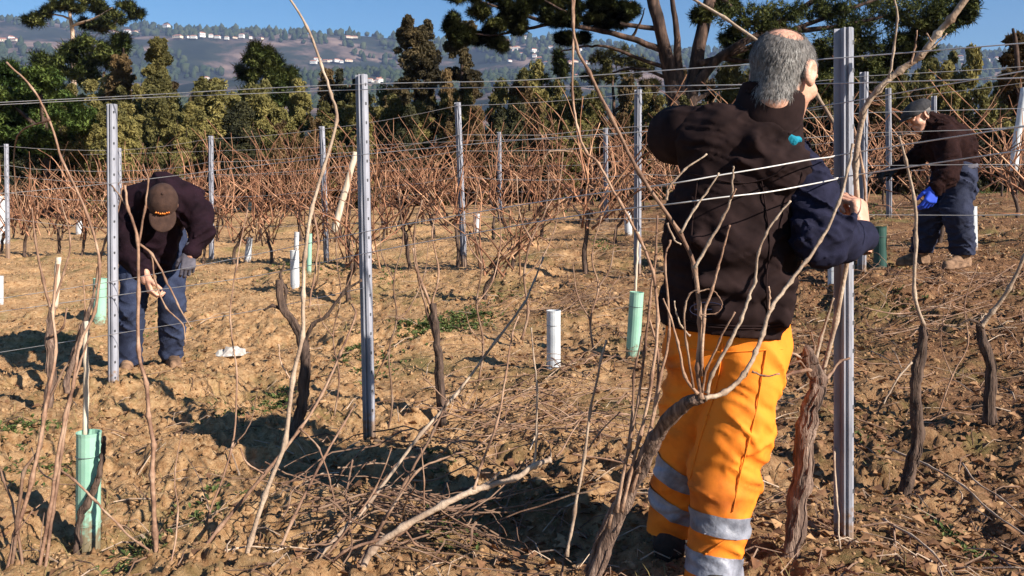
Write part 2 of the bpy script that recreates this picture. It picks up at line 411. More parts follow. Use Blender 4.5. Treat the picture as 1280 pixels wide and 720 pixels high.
def prunings():
    # the heap of pruned canes lying in the middle of the row, and a thinner one right of the steel post
    for (n, fx, name) in ((90, lambda: P(random.gauss(705, 75), random.gauss(530, 36), 1), 'pruned_canes'), (80, lambda: P(random.uniform(1060, 1290), random.gauss(430, 50), 1), 'pruned_canes'), (70, lambda: P(random.uniform(380, 640), random.gauss(665, 30), 1), 'pruned_canes'), (40, lambda: P(random.gauss(740, 40), random.gauss(335, 10), 1), 'pruned_canes')):
        b = MB()
        for i in range(n):
            q = fx(); py = HZ - (q[2]-CH)*F
            Y = min(CH*F/max(py-HZ, 40), 9.0)
            if py < 380: Y = 7.3
            x, y = q[0]*Y, Y
            l = random.uniform(0.15, 0.75); a = random.uniform(-1.6, 1.6) if random.random() < .6 else random.gauss(.5, .4) + (math.pi if random.random() < .5 else 0)
            k = np.array([math.cos(a), math.sin(a), 0])
            g = lambda t: np.array([x + k[0]*l*t, y + k[1]*l*t, 0])
            pts = []
            hh = random.uniform(0.0, 0.12); tilt = random.gauss(0, .3)*l
            for t in (-.5, -.2, .1, .5):
                w = g(t); w[2] = ground_z(w[0], w[1]) + hh + random.uniform(0, .05) + 0.08*(0.25-t*t) + max(-.5*hh, tilt*t); w[:2] += np.array([random.uniform(-.03,.03) for _ in range(2)])
                pts.append(w)
            rr = random.uniform(.0025, .0048); b.tube(cane_pts(pts, .012, 4, i), [rr, rr*.5], 5, False)
        kind(b.build(name, M['cane']), 'stuff')
prunings()
def weeds():
    m = mat('green_weed_leaf', (0.03,0.045,0.012), (0.17,0.19,0.06), 12, 0.8, c3=(0.075,0.105,0.026), trans=0.2)
    for (px, py, wx, n) in ((348,488,18,150), (300,520,26,70), (200,420,24,50), (470,470,20,60), (640,410,24,60), (830,330,24,60), (1120,380,26,60), (1200,660,16,50), (1080,560,20,40), (250,640,22,50), (60,600,22,60), (545,437,26,420), (590,428,22,260), (520,440,16,160), (440,458,12,110), (25,566,26,160), (640,262,26,70), (420,330,28,110), (355,328,14,60), (700,225,30,50), (1235,208,30,260), (750,285,14,60), (545,600,14,30), (560,655,30,80), (170,700,20,50), (480,350,14,40), (1090,240,20,60)):
        Y = CH*F/(py-HZ) if py > 400 else {262: 13.0, 330: 10.6, 328: 10.8, 225: 17.0, 208: 17.5, 285: 11.5, 350: 9.5, 240: 14.0}.get(py) or solve_Y(px, py) or 8.0
        v, f = [], []
        for i in range(n):
            cx = (px-640)*Y/F + random.gauss(0, wx*Y/F*0.8); cy = Y + random.gauss(0, 0.16*Y/5)
            cz = ground_z(cx, cy)
            for k in range(4):
                a = random.random()*6.28; l = random.uniform(0.012, 0.04)*(0.8+Y/14); w = l*0.2
                d = np.array([math.cos(a), math.sin(a), random.uniform(0.3, 1.3)]); d /= np.linalg.norm(d)
                s = np.array([-math.sin(a), math.cos(a), 0])*w; c0 = np.array([cx, cy, cz])
                i0 = len(v); v += [c0, c0 + d*l*0.55 + s, c0 + d*l - np.array([0,0,l*0.2]), c0 + d*l*0.55 - s]; f.append((i0, i0+1, i0+2, i0+3))
        kind(mesh('green_weeds', np.array(v), f, m), 'stuff')
weeds()

# ---------------------------------------------------------------- far hills, woods and haze
RX = [-900, 0, 60, 100, 200, 270, 330, 440, 500, 590, 640, 700, 760, 800, 900, 1010, 1180, 1215, 1280, 2200]
RY = [30, 24, 26, 33, 33, 37, 39, 47, 53, 56, 48, 48, 54, 60, 64, 66, 60, 66, 70, 70]
EY = np.array([45, 90, 300, 700, 1300, 2000, 2800, 3300, 4200], float)
def hill_z(x, y):
    px = 640 + F*x/y
    er = (HZ - np.interp(px, RX, RY))/F
    k = er/0.19
    cols = [(-0.12, 0), (-0.10, 0), (-0.02, 0), (0.055, 0), (0.098, 0), (0.135, 0)]
    E = [np.full_like(x, c[0])*np.where(c[0] > 0, k, 1) for c in cols] + [er, er - 0.035, er - 0.06]
    E = np.stack(E, 0); ly = np.log(y); le = np.log(EY)
    e = np.zeros_like(x)
    for i in range(len(EY)-1):
        t = (ly - le[i])/(le[i+1]-le[i]); m_ = (t >= 0) & (t <= 1); t = t*t*(3-2*t)*0.5 + t*0.5
        e = np.where(m_, E[i]*(1-t) + E[i+1]*t, e)
    ns = vn2(x/420, y/420, 11)*70 + vn2(x/150, y/150, 12)*22 + vn2(x/60, y/60, 13)*6
    ns = ns*np.clip((y-300)/1200, 0, 1)*np.clip((3000-y)/600, 0.12, 1)
    return CH + e*y + ns
def hills():
    r = np.exp(np.linspace(math.log(46), math.log(4100), 330)); t = np.linspace(-1.15, 1.15, 420)
    Y, T = np.meshgrid(r, t, indexing='ij'); X = Y*T
    Z = hill_z(X, Y)
    n0, n1 = X.shape; i = np.arange(n0*n1).reshape(n0, n1)
    f = np.stack([i[:-1,:-1], i[:-1,1:], i[1:,1:], i[1:,:-1]], -1).reshape(-1, 4)
    m = bpy.data.materials.new('far_hillside'); m.use_nodes = True
    N, L = m.node_tree.nodes, m.node_tree.links; b = N['Principled BSDF']; b.inputs['Roughness'].default_value = 1; b.inputs['Specular IOR Level'].default_value = 0
    tc = N.new('ShaderNodeTexCoord')
    n1_ = N.new('ShaderNodeTexNoise'); n1_.inputs['Scale'].default_value = 0.0052; n1_.inputs['Detail'].default_value = 8; n1_.inputs['Roughness'].default_value = 0.62
    L.new(tc.outputs['Object'], n1_.inputs['Vector'])
    r1 = N.new('ShaderNodeValToRGB'); e = r1.color_ramp.elements
    e[0].position, e[0].color = 0.40, (0.016,0.022,0.018,1); e[1].position, e[1].color = 0.76, (0.30,0.22,0.17,1)
    for p_, c_ in ((0.49, (0.03,0.036,0.027)), (0.54, (0.085,0.065,0.055)), (0.62, (0.2,0.14,0.115))):
        x = e.new(p_); x.color = (*c_, 1)
    L.new(n1_.outputs['Fac'], r1.inputs[0]); L.new(r1.outputs[0], b.inputs['Base Color'])
    kind(mesh('hills', np.stack([X, Y, Z], -1).reshape(-1, 3), f, m, None, True), 'structure')
    # woods on those hills
    n = 17000
    y = np.exp(np.log(420) + (np.log(2900)-np.log(420))*RNG.random(n)**0.6); x = y*(RNG.random(n)*1.7-0.85)
    w = vn2(x/260, y/260, 21) + 0.6*vn2(x/90, y/90, 22)
    keep = (w > -0.02) | ((y > 2620) & (RNG.random(n) < 0.75) & (vn2(x/200, y/50, 25) > -0.15)); x, y = x[keep], y[keep]; n = len(x)
    s = (3.5 + 4.5*RNG.random(n))*np.clip(y/1500, 0.5, 1.4)
    z = hill_z(x, y)
    v = ICO_V[None]*(0.6 + 0.7*RNG.random((n, 12, 1)))*s[:,None,None]*np.stack([np.ones(n), np.ones(n), 1.0 + 0.9*RNG.random(n)], -1)[:,None]
    v = v + np.stack([x, y, z + s*0.8], -1)[:,None]
    f = (ICO_F[None] + (np.arange(n)*12)[:,None,None]).reshape(-1, 3)
    kind(mesh('far_woods', v.reshape(-1,3), f, mat('far_tree_foliage', (0.016,0.03,0.013), (0.06,0.07,0.032), 0.03, 1.0, spec=0.0)), 'stuff')
hills()
def haze():
    b = MB().box((0, 1990, 310), (9800, 4500, 1060))
    m = bpy.data.materials.new('haze_air'); m.use_nodes = True
    N, L = m.node_tree.nodes, m.node_tree.links
    N.remove(N['Principled BSDF']); v = N.new('ShaderNodeVolumePrincipled')
    v.inputs['Color'].default_value = (0.45, 0.60, 1.0, 1); v.inputs['Density'].default_value = 0.0001; v.inputs['Anisotropy'].default_value = 0.0
    L.new(v.outputs[0], N['Material Output'].inputs['Volume'])
    kind(b.build('haze', m), 'stuff')
haze()
def houses():
    wm = mat('white_render', (0.6,0.57,0.53), (0.78,0.76,0.72), 0.2, 0.9); rm = mat('clay_roof', (0.32,0.12,0.07), (0.45,0.2,0.12), 0.3, 0.9)
    cm = mat('cream_render', (0.6,0.48,0.36), (0.72,0.6,0.46), 0.2, 0.9); dm = mat('dark_window_glass', (0.03,0.035,0.05), (0.05,0.055,0.07), 0.5, 0.3)
    def proto(w, d, h, hip, m, loc, label, grp):
        root = thing('far_house', label, 'house', loc, grp); L0 = np.array(loc)
        b = MB().box(L0 + (0,0,h/2), (w, d, h)); b.build('wall', m, root)
        o = 0.6
        rv = np.array([(-w/2-o,-d/2-o,h+.02),(w/2+o,-d/2-o,h+.02),(w/2+o,d/2+o,h+.02),(-w/2-o,d/2+o,h+.02),(-w/2+hip,0,h+d*0.3),(w/2-hip,0,h+d*0.3)]) + L0
        MB().add(rv, [(0,1,5,4),(2,3,4,5),(1,2,5),(3,0,4),(0,3,2,1)]).build('roof', rm, root)
        for k in range(4):
            MB().box(L0 + (-w*0.36 + k*w*0.24, -d/2-0.05, h*0.55), (1.6, 0.3, 1.8)).build('window', dm, root)
        return root
    protos = []
    spots = []
    cl = [((208,212,1,36), 'pale domed-hill house alone at the crest of the far left ridge'), ((218,330,11,50), 'tiny white house in the hamlet on the far left hillside'), ((138,170,5,45), 'pale farm building on the far hillside beside the left pine'), ((388,440,7,81), 'white house in the cluster beyond the tall bare cane'), ((430,445,3,50), 'small white house high on the far ridge above the valley'), ((462,480,6,104), 'white house low in the valley between post and conifers'), ((612,735,40,72), 'tiny white house of the far town under the pine branches'), ((1195,1262,6,78), 'tiny pale house on the distant ridge at the right'), ((255,262,2,105), 'lone white house low on the hill behind the left trees'), ((2,22,4,53), 'pale house on the far hill at the left edge')]
    for (x0, x1, n, yc), lab in cl:
        for k in range(n):
            px = x0 + (x1-x0)*(k+0.5)/n + random.uniform(-2, 2); py = yc + random.gauss(0, 1.0 if n < 15 else 9) + (0 if n < 15 else (px-670)*0.15)
            # march along the ray to the first hit with the hillside
            for Y in np.exp(np.linspace(math.log(500), math.log(2790), 300)):
                p = P(px, py, Y)
                if float(hill_z(np.array([p.x]), np.array([Y]))[0]) >= p.z: break
            zz = float(hill_z(np.array([p.x]), np.array([Y]))[0])
            sc = random.uniform(0.5, 1.05)*Y/1700
            if not protos: protos = [proto(14, 9, 6, 2, wm, (0,0,0), 'x', 'x'), proto(18, 10, 4.5, 4, cm, (0,0,0), 'x', 'x'), proto(11, 9, 8, 3, wm, (0,0,0), 'x', 'x')]
            ordw = ['', 'second', 'third', 'fourth', 'fifth', 'sixth', 'seventh', 'eighth', 'ninth', 'tenth', 'eleventh', 'twelfth', 'thirteenth', 'fourteenth', 'fifteenth', 'sixteenth', 'seventeenth', 'eighteenth', 'nineteenth', 'twentieth'] + ['twenty-' + w for w in ('first', 'second', 'third', 'fourth', 'fifth', 'sixth', 'seventh', 'eighth', 'ninth')] + ['thirtieth'] + ['thirty-' + w for w in ('first', 'second', 'third', 'fourth', 'fifth', 'sixth', 'seventh', 'eighth', 'ninth')] + ['fortieth']
            lab_k = lab if n == 1 else (('leftmost ' + lab) if k == 0 else (lab + ', ' + ordw[k] + ' from the left') if n <= 40 else lab)
            r = dup(random.choice(protos), (p.x, Y-6, zz-1+2.5*sc), random.uniform(-.7,.7), sc, lab_k, 'houses: ' + lab if n > 1 else None)
            if n == 1: r['group'] = 'houses on the far hills'
    for p_ in protos:
        for ch in list(p_.children): bpy.data.objects.remove(ch)
        bpy.data.objects.remove(p_)
houses()
# ---------------------------------------------------------------- steel posts
PROFILE = [(-.028,.020),(-.028,.014),(-.009,.014),(-.009,-.018),(-.004,-.018),(-.002,-.006),(.004,-.006),(.006,-.018),(.016,-.018),(.028,.000),(.028,.020)]
def steel_post(x, y, ztop, zbot, label, lean=(0,0), sc=1.0, turn=0.0, near=True):
    root = thing('trellis_post', label, 'post', (x, y, zbot), 'steel posts of the vine trellis')
    n = len(PROFILE); ct, st = math.cos(turn), math.sin(turn)
    h = ztop - zbot
    b = MB()
    ring = lambda z: [(x + (p[0]*ct - p[1]*st)*sc + lean[0]*(z-zbot)/h, y + (p[0]*st + p[1]*ct)*sc + lean[1]*(z-zbot)/h, z) for p in PROFILE]
    zs = [zbot - 0.15, zbot, ztop]
    v = [q for z in zs for q in ring(z)]
    f = [(i*n+j, i*n+(j+1)%n, (i+1)*n+(j+1)%n, (i+1)*n+j) for i in range(2) for j in range(n)] + [tuple(range(n))[::-1], tuple(2*n+j for j in range(n))]
    b.add(v, f).build('profile', M['steel'], root)
    if near:
        hb = MB()
        k = 0; z = ztop - 0.05
        while z > zbot + 0.1:
            t = (z-zbot)/h; cx, cy = x + lean[0]*t, y + lean[1]*t
            for sx in (1,):
                px_, py_ = sx*.0212, -.009
                hb.box((cx + (px_*ct - py_*st)*sc, cy + (px_*st + py_*ct)*sc, z), (0.007*sc, 0.009*sc, 0.013))  # raised dark box painted as the shade inside a punched slot
            z -= 0.095
        kind(hb.build('hook_slots', M['steel_dark'], root), 'stuff')
    return root
def post_px(px_t, py_t, px_b, py_b, Y, label, sc=1.0, turn=0.0, near=True):
    t, bt = P(px_t, py_t, Y), P(px_b, py_b, Y)
    return steel_post(bt.x, Y, t.z, bt.z, label, (t.x-bt.x, 0), sc, turn, near)
R1 = [(1056,35,1056,690,2.99), (451,93,461,550,4.37), (138,130,140,495,5.36)]
post_px(*R1[0], 'tall grey steel post gripped by the man in orange trousers', 1.08)
post_px(*R1[1], 'grey steel post standing alone in the middle of the near row', 1.1)
post_px(*R1[2], 'grey steel post directly beside the stooping man in the brown cap', 1.15)
R2 = [(1081,90,1078,345,7.7), (798,112,797,342,8.75), (572,128,580,330,9.9), (402,158,408,332,11.1), (263,170,264,332,12.2), (148,185,150,330,13.2), (7,180,9,312,14.0)]
L2 = ['thin steel post just behind the gripped post and the hand', 'steel post rising behind the mint tube left of the orange-trousered man', 'slim steel post in the second row near a small white tube', 'steel post beside the leaning pale stake in the second row', 'steel post just right of the stooping man', 'steel post partly hidden behind the post next to the stooping man', 'steel post at the far left edge next to a white tube']
for q, l in zip(R2, L2): post_px(*q, l, 1.25, 0.1)
R3 = [(1111,110,1112,278,12.0), (757,160,758,282,14.5), (624,165,625,285,15.6), (1168,120,1168,240,12.8)]
L3 = ['steel post between the gripped post and the man in the flat cap', 'small far steel post left of the raised elbow', 'small far steel post in the brush of the third row', 'far steel post standing behind the flat cap of the bent man']
for q, l in zip(R3, L3): post_px(*q, l, 1.3, 0.1, False)
def wooden_stake(px_t, py_t, px_b, py_b, Y, r, label, m=None):
    t, b_ = P(px_t, py_t, Y), P(px_b, py_b, Y)
    o = MB().tube(cane_pts([b_, b_.lerp(t, 0.5), t], 0.004, 6, 3), [r*1.15, r], 8, True, 0.12, 2).build('wooden_stake', m or M['bamboo'], None, True)
    return tag(o, label, 'stake')
wooden_stake(445,190,417,292,10.5, 0.036, 'pale weathered stake leaning behind the middle steel post')
wooden_stake(1281,110,1266,214,13.0, 0.055, 'white leaning stake at the right edge beyond the bent man', M['tube_white'])
wooden_stake(108,402,107,548,3.14, 0.009, 'slim pale stake standing up out of the nearest mint tube')
wooden_stake(73,322,69,385,5.3, 0.016, 'short pale stake stub beside the left trunk')
wooden_stake(798,290,794,372,7.45, 0.010, 'thin stake standing in the mint tube left of the orange trousers')

# ---------------------------------------------------------------- wires
def wire(pts, r, label, row):
    o = MB().tube(spline(pts, 8), r, 5, False).build('trellis_wire', M['wire'], None, True)
    return tag(o, label, 'wire', 'wires of the ' + row)
def w1(pts, label, r=0.0021):
    wire([P(*q) for q in pts], r, label, 'near trellis row')
w1([(-60,131,5.75),(140,121,5.33),(300,112,4.85),(455,105,4.34),(640,101,3.8),(760,93,3.55),(860,86,3.3),(1056,72,2.96),(1330,50,2.4)], 'topmost wire, strung level with the tops of the near posts')
w1([(-60,134,5.75),(140,124,5.33),(320,117,4.8),(455,112,4.34),(640,109,3.8),(860,107,3.3),(1056,104,2.96),(1330,96,2.4)], 'second wire, running just under the topmost one')
w1([(-60,248,5.75),(140,229,5.33),(320,207,4.8),(455,193,4.34),(640,176,3.8),(800,165,3.45),(860,160,3.3),(1056,128,2.96),(1330,80,2.4)], 'wire crossing above the back of the stooping man', 0.0019)
w1([(-60,382,5.75),(140,352,5.33),(320,318,4.8),(455,290,4.34),(640,258,3.5),(760,240,2.75),(837,230,2.5),(900,219,2.48),(960,209,2.50),(1010,200,2.58),(1040,196,2.75),(1060,192,2.93),(1330,150,2.4)], 'wire drawn across the shoulder blades of the dark vest', 0.0022)
w1([(-60,398,5.75),(140,370,5.33),(320,345,4.8),(455,317,4.34),(640,283,3.5),(760,264,2.75),(840,255,2.5),(900,247,2.47),(960,240,2.50),(1010,231,2.56),(1045,224,2.72),(1062,220,2.93),(1330,180,2.4)], 'wire drawn across the middle of the dark vest', 0.0022)
w1([(-60,450,5.75),(140,418,5.33),(320,388,4.8),(455,360,4.34)], 'low slack wire in front of the stooping man\'s shins', 0.0018)
def rowwires(posts, fr, row, r, ends):
    for k, (fa, lab) in enumerate(fr):
        pts = []
        for (a, b_, c, d, Y) in posts:
            pts.append(P(a+(c-a)*fa, b_+(d-b_)*fa, Y-0.03))
        e0 = pts[0] + (pts[0]-pts[1])*ends[0]; e1 = pts[-1] + (pts[-1]-pts[-2])*ends[1]
        full = [e0] + pts + [e1]
        out = []
        for i in range(len(full)-1):
            for t in (0, .25, .5, .75):
                q = full[i].lerp(full[i+1], t); q.z -= 0.16*t*(1-t)*(0.6 + 0.8*random.random()*(k % 2)); out.append(q)
        out.append(full[-1])
        o = MB().tube(out, r, 5, False).build('trellis_wire', M['wire'], None, True)
        tag(o, lab, 'wire', 'wires of the ' + row)
rowwires(R2, [(.02,'top wire of the second trellis row'), (.20,'second wire from the top in the second trellis row'), (.30,'third wire from the top in the second trellis row'), (.46,'fourth wire from the top in the second trellis row'), (.70,'lowest wire of the second trellis row')], 'second trellis row', 0.0028, (1.5, 0.6))
R3w = [R3[0], R3[1], R3[2]]
rowwires(R3w, [(.08,'top wire of the third trellis row'), (.35,'middle wire of the third trellis row'), (.62,'lowest wire of the third trellis row')], 'third trellis row', 0.0032, (0.6, 6))

# ---------------------------------------------------------------- grow tubes
def grow_tube(px_t, py_t, px_b, py_b, wpx, Y, m, label, stub=True):
    Y = solve_Y(px_b, py_b) or Y
    t, b_ = P(px_t, py_t, Y), P(px_b, py_b, Y); b_.z -= 0.04
    R = wpx/2*Y/F
    root = thing('grow_tube', label, 'grow tube', b_, 'tree shelters round the young vines')
    n = 18; ax = (t-b_); u = Vector((1,0,0)); w = ax.cross(u).normalized(); u = w.cross(ax).normalized()
    v, f = [], []
    rings = [(0, R), (0.5, R*1.0), (0.97, R*1.0), (1.0, R*1.05), (1.0, R*0.9), (0.45, R*0.88)]
    for i, (h, r) in enumerate(rings):
        for j in range(n):
            a = 2*math.pi*j/n; rr = r*(1 + 0.04*math.cos(2*a + 1))
            v.append(b_ + ax*h + u*math.cos(a)*rr + w*math.sin(a)*rr)
    f = [(i*n+j, i*n+(j+1)%n, (i+1)*n+(j+1)%n, (i+1)*n+j) for i in range(len(rings)-1) for j in range(n)] + [tuple((len(rings)-1)*n+j for j in range(n))]
    MB().add([tuple(q) for q in v], f).build('sleeve', m, root, False)
    # seam rib and two ties
    MB().tube([b_ + u*R*0.35 - w*R*-0.94 + ax*0.02, b_ + u*R*0.35 + w*R*0.94 + ax*0.97], R*0.06, 5).build('seam', m, root)
    for h in (0.22, 0.8):
        pts = [b_ + ax*h + u*math.cos(a)*R*1.03 + w*math.sin(a)*R*1.03 for a in np.linspace(0, 2*math.pi, 19)]
        MB().tube(pts, R*0.035, 4, False).build('tie', M['steel_dark'] if h > 0.5 else m, root)
    return root
TUBES = [(111,540,110,672,29,3.13,'tube_green','nearest mint green tube, standing at lower left'),
 (692,388,692,472,17,5.75,'tube_white','white tube standing alone in the centre of the plot'),
 (796,365,790,448,17,6.55,'tube_green','mint green tube leaning beside the orange trousers'),
 (368,313,369,363,11,9.2,'tube_white','white tube left of the middle steel post'),
 (125,348,124,406,16,7.8,'tube_green','mint green tube just left of the stooping man\'s post'),
 (1100,283,1100,342,15,7.9,'tube_dark','dark shaded tube between the gripped post and the bent man'),
 (1215,258,1216,309,11,8.9,'tube_white','white tube right behind the bent man\'s leg'),
 (312,297,309,327,8,12.2,'tube_white','small white tube right of the stooping man, far off'),
 (597,267,595,291,8,13.2,'tube_white','small white tube near the slim second-row post'),
 (784,264,786,294,9,11.8,'tube_white','small white and green tube behind the mint leaning one'),
 (2,245,4,305,14,11.2,'tube_white','white tube cut by the left edge of the view'),
 (99,276,99,294,8,14.5,'tube_white','tiny white tube in the brush at far left'),
 (371,290,370,314,6,12.8,'tube_white','thin white tube straight above the other white tube near the post'),
 (387,292,386,345,6,10.4,'tube_green','green tube mostly hidden behind the middle steel post'),
 (1040,330,1040,366,10,7.4,'tube_white','pale tube in the shade under the navy elbow'),
 (0,345,0,385,8,8.6,'tube_white','white tube low at the left edge')]
for a, b_, c, d, w, Y, m, l in TUBES:
    grow_tube(a, b_, c, d, w, Y, M[m], l)

# ---------------------------------------------------------------- vines traced in the foreground
SEED = [0]
def px_path(pts, Y0, Y1=None):
    if len(pts[0]) == 3: return [P(*q) for q in pts]
    Y1 = Y0 if Y1 is None else Y1
    return [P(q[0], q[1], Y0 + (Y1-Y0)*i/(len(pts)-1)) for i, q in enumerate(pts)]
def add_cane(root, pts, Y0, Y1=None, r=(0.005, 0.0025), m='cane', name='cane', sides=6):
    SEED[0] += 1
    s = cane_pts(px_path(pts, Y0, Y1), 0.0022, 6, SEED[0])
    return MB().tube(s, node_radii(len(s), r[0], r[1], 6), sides, True, 0.0).build(name, M[m], root, True)
def add_trunk(root, pts, Y0, Y1=None, r=(0.03, 0.02), m='bark', strips=5):
    SEED[0] += 1; sd = SEED[0]
    ctl = px_path(pts, Y0, Y1)
    ctl[0].z -= 0.06
    s = cane_pts(ctl, 0.006, 8, sd)
    rr = np.linspace(r[0], r[1], len(s))*(1 + 0.25*np.array([float(vn(i*0.33, sd*2.7, 1.0)) for i in range(len(s))]))
    t = MB().tube(s, rr, 14, True, 0.35, sd).build('trunk', M[m], root, True)
    for k in range(strips):     # peeling strips of bark
        i0 = random.randint(0, len(s)//2); i1 = min(len(s)-1, i0 + random.randint(len(s)//4, len(s)//2))
        a = random.random()*6.28
        pts_ = [s[i] + np.array([math.cos(a + (i-i0)*0.05), math.sin(a + (i-i0)*0.05), 0])*rr[i]*1.02 for i in range(i0, i1)]
        if len(pts_) > 3: MB().tube(pts_, [rr[i0]*0.2, rr[i0]*0.08], 4).build('bark_strip', M[m], t)
    return t
def vine(px, py, Y, label):
    return thing('grape_vine', label, 'grapevine', P(px, py, Y), 'grapevines of the near row')

v = vine(735, 730, 2.74, 'big old vine arching its trunk in front of the orange trousers')
add_trunk(v, [(733,732,2.74),(752,690,2.72),(778,632,2.68),(806,572,2.62),(832,528,2.54),(856,507,2.46),(878,497,2.42)], 0, r=(0.027, 0.014), strips=9)
add_cane(v, [(876,499),(873,460),(875,403),(868,335),(850,292),(800,217),(762,143),(736,90),(722,62),(717,30),(715,-8)], 2.42, 2.5, (0.0075, 0.0035))
add_cane(v, [(850,292),(868,262),(884,240),(899,216)], 2.41, 2.4, (0.004, 0.002), 'cane_pale')
add_cane(v, [(868,335),(886,304),(904,272),(914,247),(916,222),(917,208)], 2.41, 2.4, (0.005, 0.0022), 'cane_pale')
add_cane(v, [(914,247),(920,236)], 2.4, 2.4, (0.003, 0.002))
add_cane(v, [(832,250),(838,232),(856,212),(884,192)], 2.41, 2.4, (0.004, 0.002), 'cane_pale')
add_cane(v, [(834,278),(842,298),(851,306)], 2.41, 2.4, (0.003, 0.002), 'cane_pale')
add_cane(v, [(877,470),(880,398),(890,362),(898,335),(906,305),(912,281)], 2.42, 2.41, (0.0048, 0.0022))
add_cane(v, [(884,492),(890,468),(912,428),(927,398),(936,372),(944,351),(948,316),(958,292),(970,273),(989,251)], 2.42, 2.44, (0.0055, 0.0025), 'cane_pale')
add_cane(v, [(880,498),(905,490),(930,468),(945,440),(953,417),(965,384),(989,351),(1008,326),(1026,301),(1048,254),(1060,212),(1066,180)], 2.42, 2.6, (0.007, 0.0035), 'cane_pale')
add_cane(v, [(961,388),(962,372),(961,358)], 2.45, 2.45, (0.003, 0.002))
add_cane(v, [(872,492),(856,470),(847,428),(838,396),(828,373)], 2.42, 2.41, (0.005, 0.002))
add_cane(v, [(866,484),(858,430),(856,385),(862,368),(874,362)], 2.42, 2.4, (0.0035, 0.0018))
add_cane(v, [(878,490),(884,460),(900,425),(918,390)], 2.42, 2.4, (0.004, 0.002))
add_cane(v, [(940,464),(955,470),(975,468)], 2.44, 2.42, (0.003, 0.002))
add_cane(v, [(862,420),(852,408),(846,392),(843,376)], 2.43, 2.42, (0.003, 0.0016), 'cane_pale')
add_cane(v, [(870,366),(888,362),(900,372),(902,384),(894,392),(876,394)], 2.42, 2.4, (0.002, 0.0012))
for pts in ([(770,640),(786,560),(798,500),(806,440),(812,380),(819,320),(822,270)], [(776,640),(800,545),(815,470),(822,400),(816,340),(800,300),(776,255),(748,205),(733,190),(722,160),(716,120),(716,60),(718,0)], [(790,615),(812,540),(826,470),(836,420),(832,330),(838,300)], [(760,660),(780,590),(790,520),(792,470),(802,420)], [(798,590),(820,500),(822,440),(812,400)]):
    add_cane(v, pts, 2.62, 2.72, (0.0055, 0.003))
add_cane(v, [(716,190),(700,188),(686,190),(680,200)], 2.7, 2.7, (0.003, 0.002))

v = vine(985, 722, 2.8, 'thick shaggy vine trunk between the orange trousers and the gripped post')
add_trunk(v, [(983,722),(988,690),(995,640),(1003,590),(1008,540),(1016,500),(1023,474),(1015,456),(1004,440)], 2.8, 2.84, (0.030, 0.024), strips=10)
add_cane(v, [(1018,460),(1026,424),(1034,398),(1042,372)], 2.83, 2.85, (0.006, 0.003), 'cane_pale')
add_cane(v, [(1012,462),(992,466),(975,474),(960,488)], 2.82, 2.75, (0.007, 0.003))
add_cane(v, [(1004,448),(985,440),(968,446)], 2.83, 2.8, (0.005, 0.0025), 'cane_pale')
add_cane(v, [(1010,452),(1018,436),(1014,415)], 2.83, 2.84, (0.004, 0.002))
add_cane(v, [(1024,490),(1036,470),(1050,452),(1062,448)], 2.83, 2.95, (0.006, 0.003))
add_cane(v, [(1013,470),(1000,452),(978,462),(966,480),(972,500)], 2.82, 2.78, (0.004, 0.002))

v = vine(1066, 420, 3.05, 'long pale canes held in the fist, arching to the top right')
add_cane(v, [(1028,470),(1045,400),(1062,310),(1072,262),(1070,205),(1079,142),(1098,112),(1125,88),(1150,70),(1172,42),(1188,24),(1214,-10)], 3.0, 2.75, (0.008, 0.0115), 'cane_pale', sides=8)
add_cane(v, [(1112,98),(1117,62),(1122,24),(1117,-8)], 2.8, 2.78, (0.004, 0.0025), 'cane_pale')
add_cane(v, [(1150,70),(1168,58),(1183,42)], 2.77, 2.75, (0.004, 0.002), 'cane_pale')
add_cane(v, [(1138,80),(1144,58),(1146,38)], 2.78, 2.77, (0.0035, 0.0018))
add_cane(v, [(1165,52),(1158,42)], 2.76, 2.75, (0.003, 0.002))
add_cane(v, [(1076,288),(1066,225),(1052,175),(1020,118),(985,80),(952,55),(905,22),(862,-4)], 2.98, 3.3, (0.0075, 0.005), 'cane_pale')
add_cane(v, [(1082,258),(1079,215),(1070,170),(1062,140)], 2.97, 3.0, (0.005, 0.003))

v = vine(192, 720, 2.85, 'single slender vine cane rising tall in front of the stooping man')
add_cane(v, [(196,732),(194,667),(190,593),(192,557),(186,520),(183,480),(173,437),(173,367),(172,300),(160,260),(156,232)], 2.85, 3.0, (0.0085, 0.004))
add_cane(v, [(173,305),(181,262),(185,225),(178,205)], 3.0, 3.0, (0.004, 0.002))
add_cane(v, [(174,305),(190,318),(207,350),(222,380),(240,410)], 3.0, 3.0, (0.0045, 0.002))
add_cane(v, [(160,262),(150,245),(140,232)], 3.0, 3.0, (0.003, 0.002))
add_cane(v, [(190,318),(194,350),(208,385),(228,405),(232,430)], 3.0, 3.0, (0.003, 0.002))

v = vine(15, 722, 2.8, 'first of the tangled thin vines at the lower left corner')
for pts, r in (([(5,732),(20,668),(40,600),(55,520),(62,480),(70,440),(66,390),(72,330)], .0075), ([(12,728),(22,650),(30,590),(50,560),(58,510),(76,470),(92,440),(100,405)], .006), ([(30,722),(18,640),(4,600),(-8,560)], .005), ([(20,668),(40,640),(70,615)], .003)):
    add_cane(v, pts, 2.82, 3.0, (r, r*.5))
v = vine(48, 722, 2.8, 'second thin vine from the lower left corner, leaning towards the nearest tube')
for pts, r in (([(44,732),(62,640),(70,585),(82,520),(92,480),(100,430),(118,390),(124,330),(110,270),(78,200),(62,150),(40,110),(8,78)], .0062), ([(55,722),(66,640),(78,560),(88,500),(100,455),(112,420)], .006), ([(68,600),(52,590),(40,560)], .003), ([(60,722),(50,690),(56,640)], .003), ([(62,150),(22,170),(20,240),(40,300)], .003)):
    add_cane(v, pts, 2.82, 3.1, (r, r*.5))
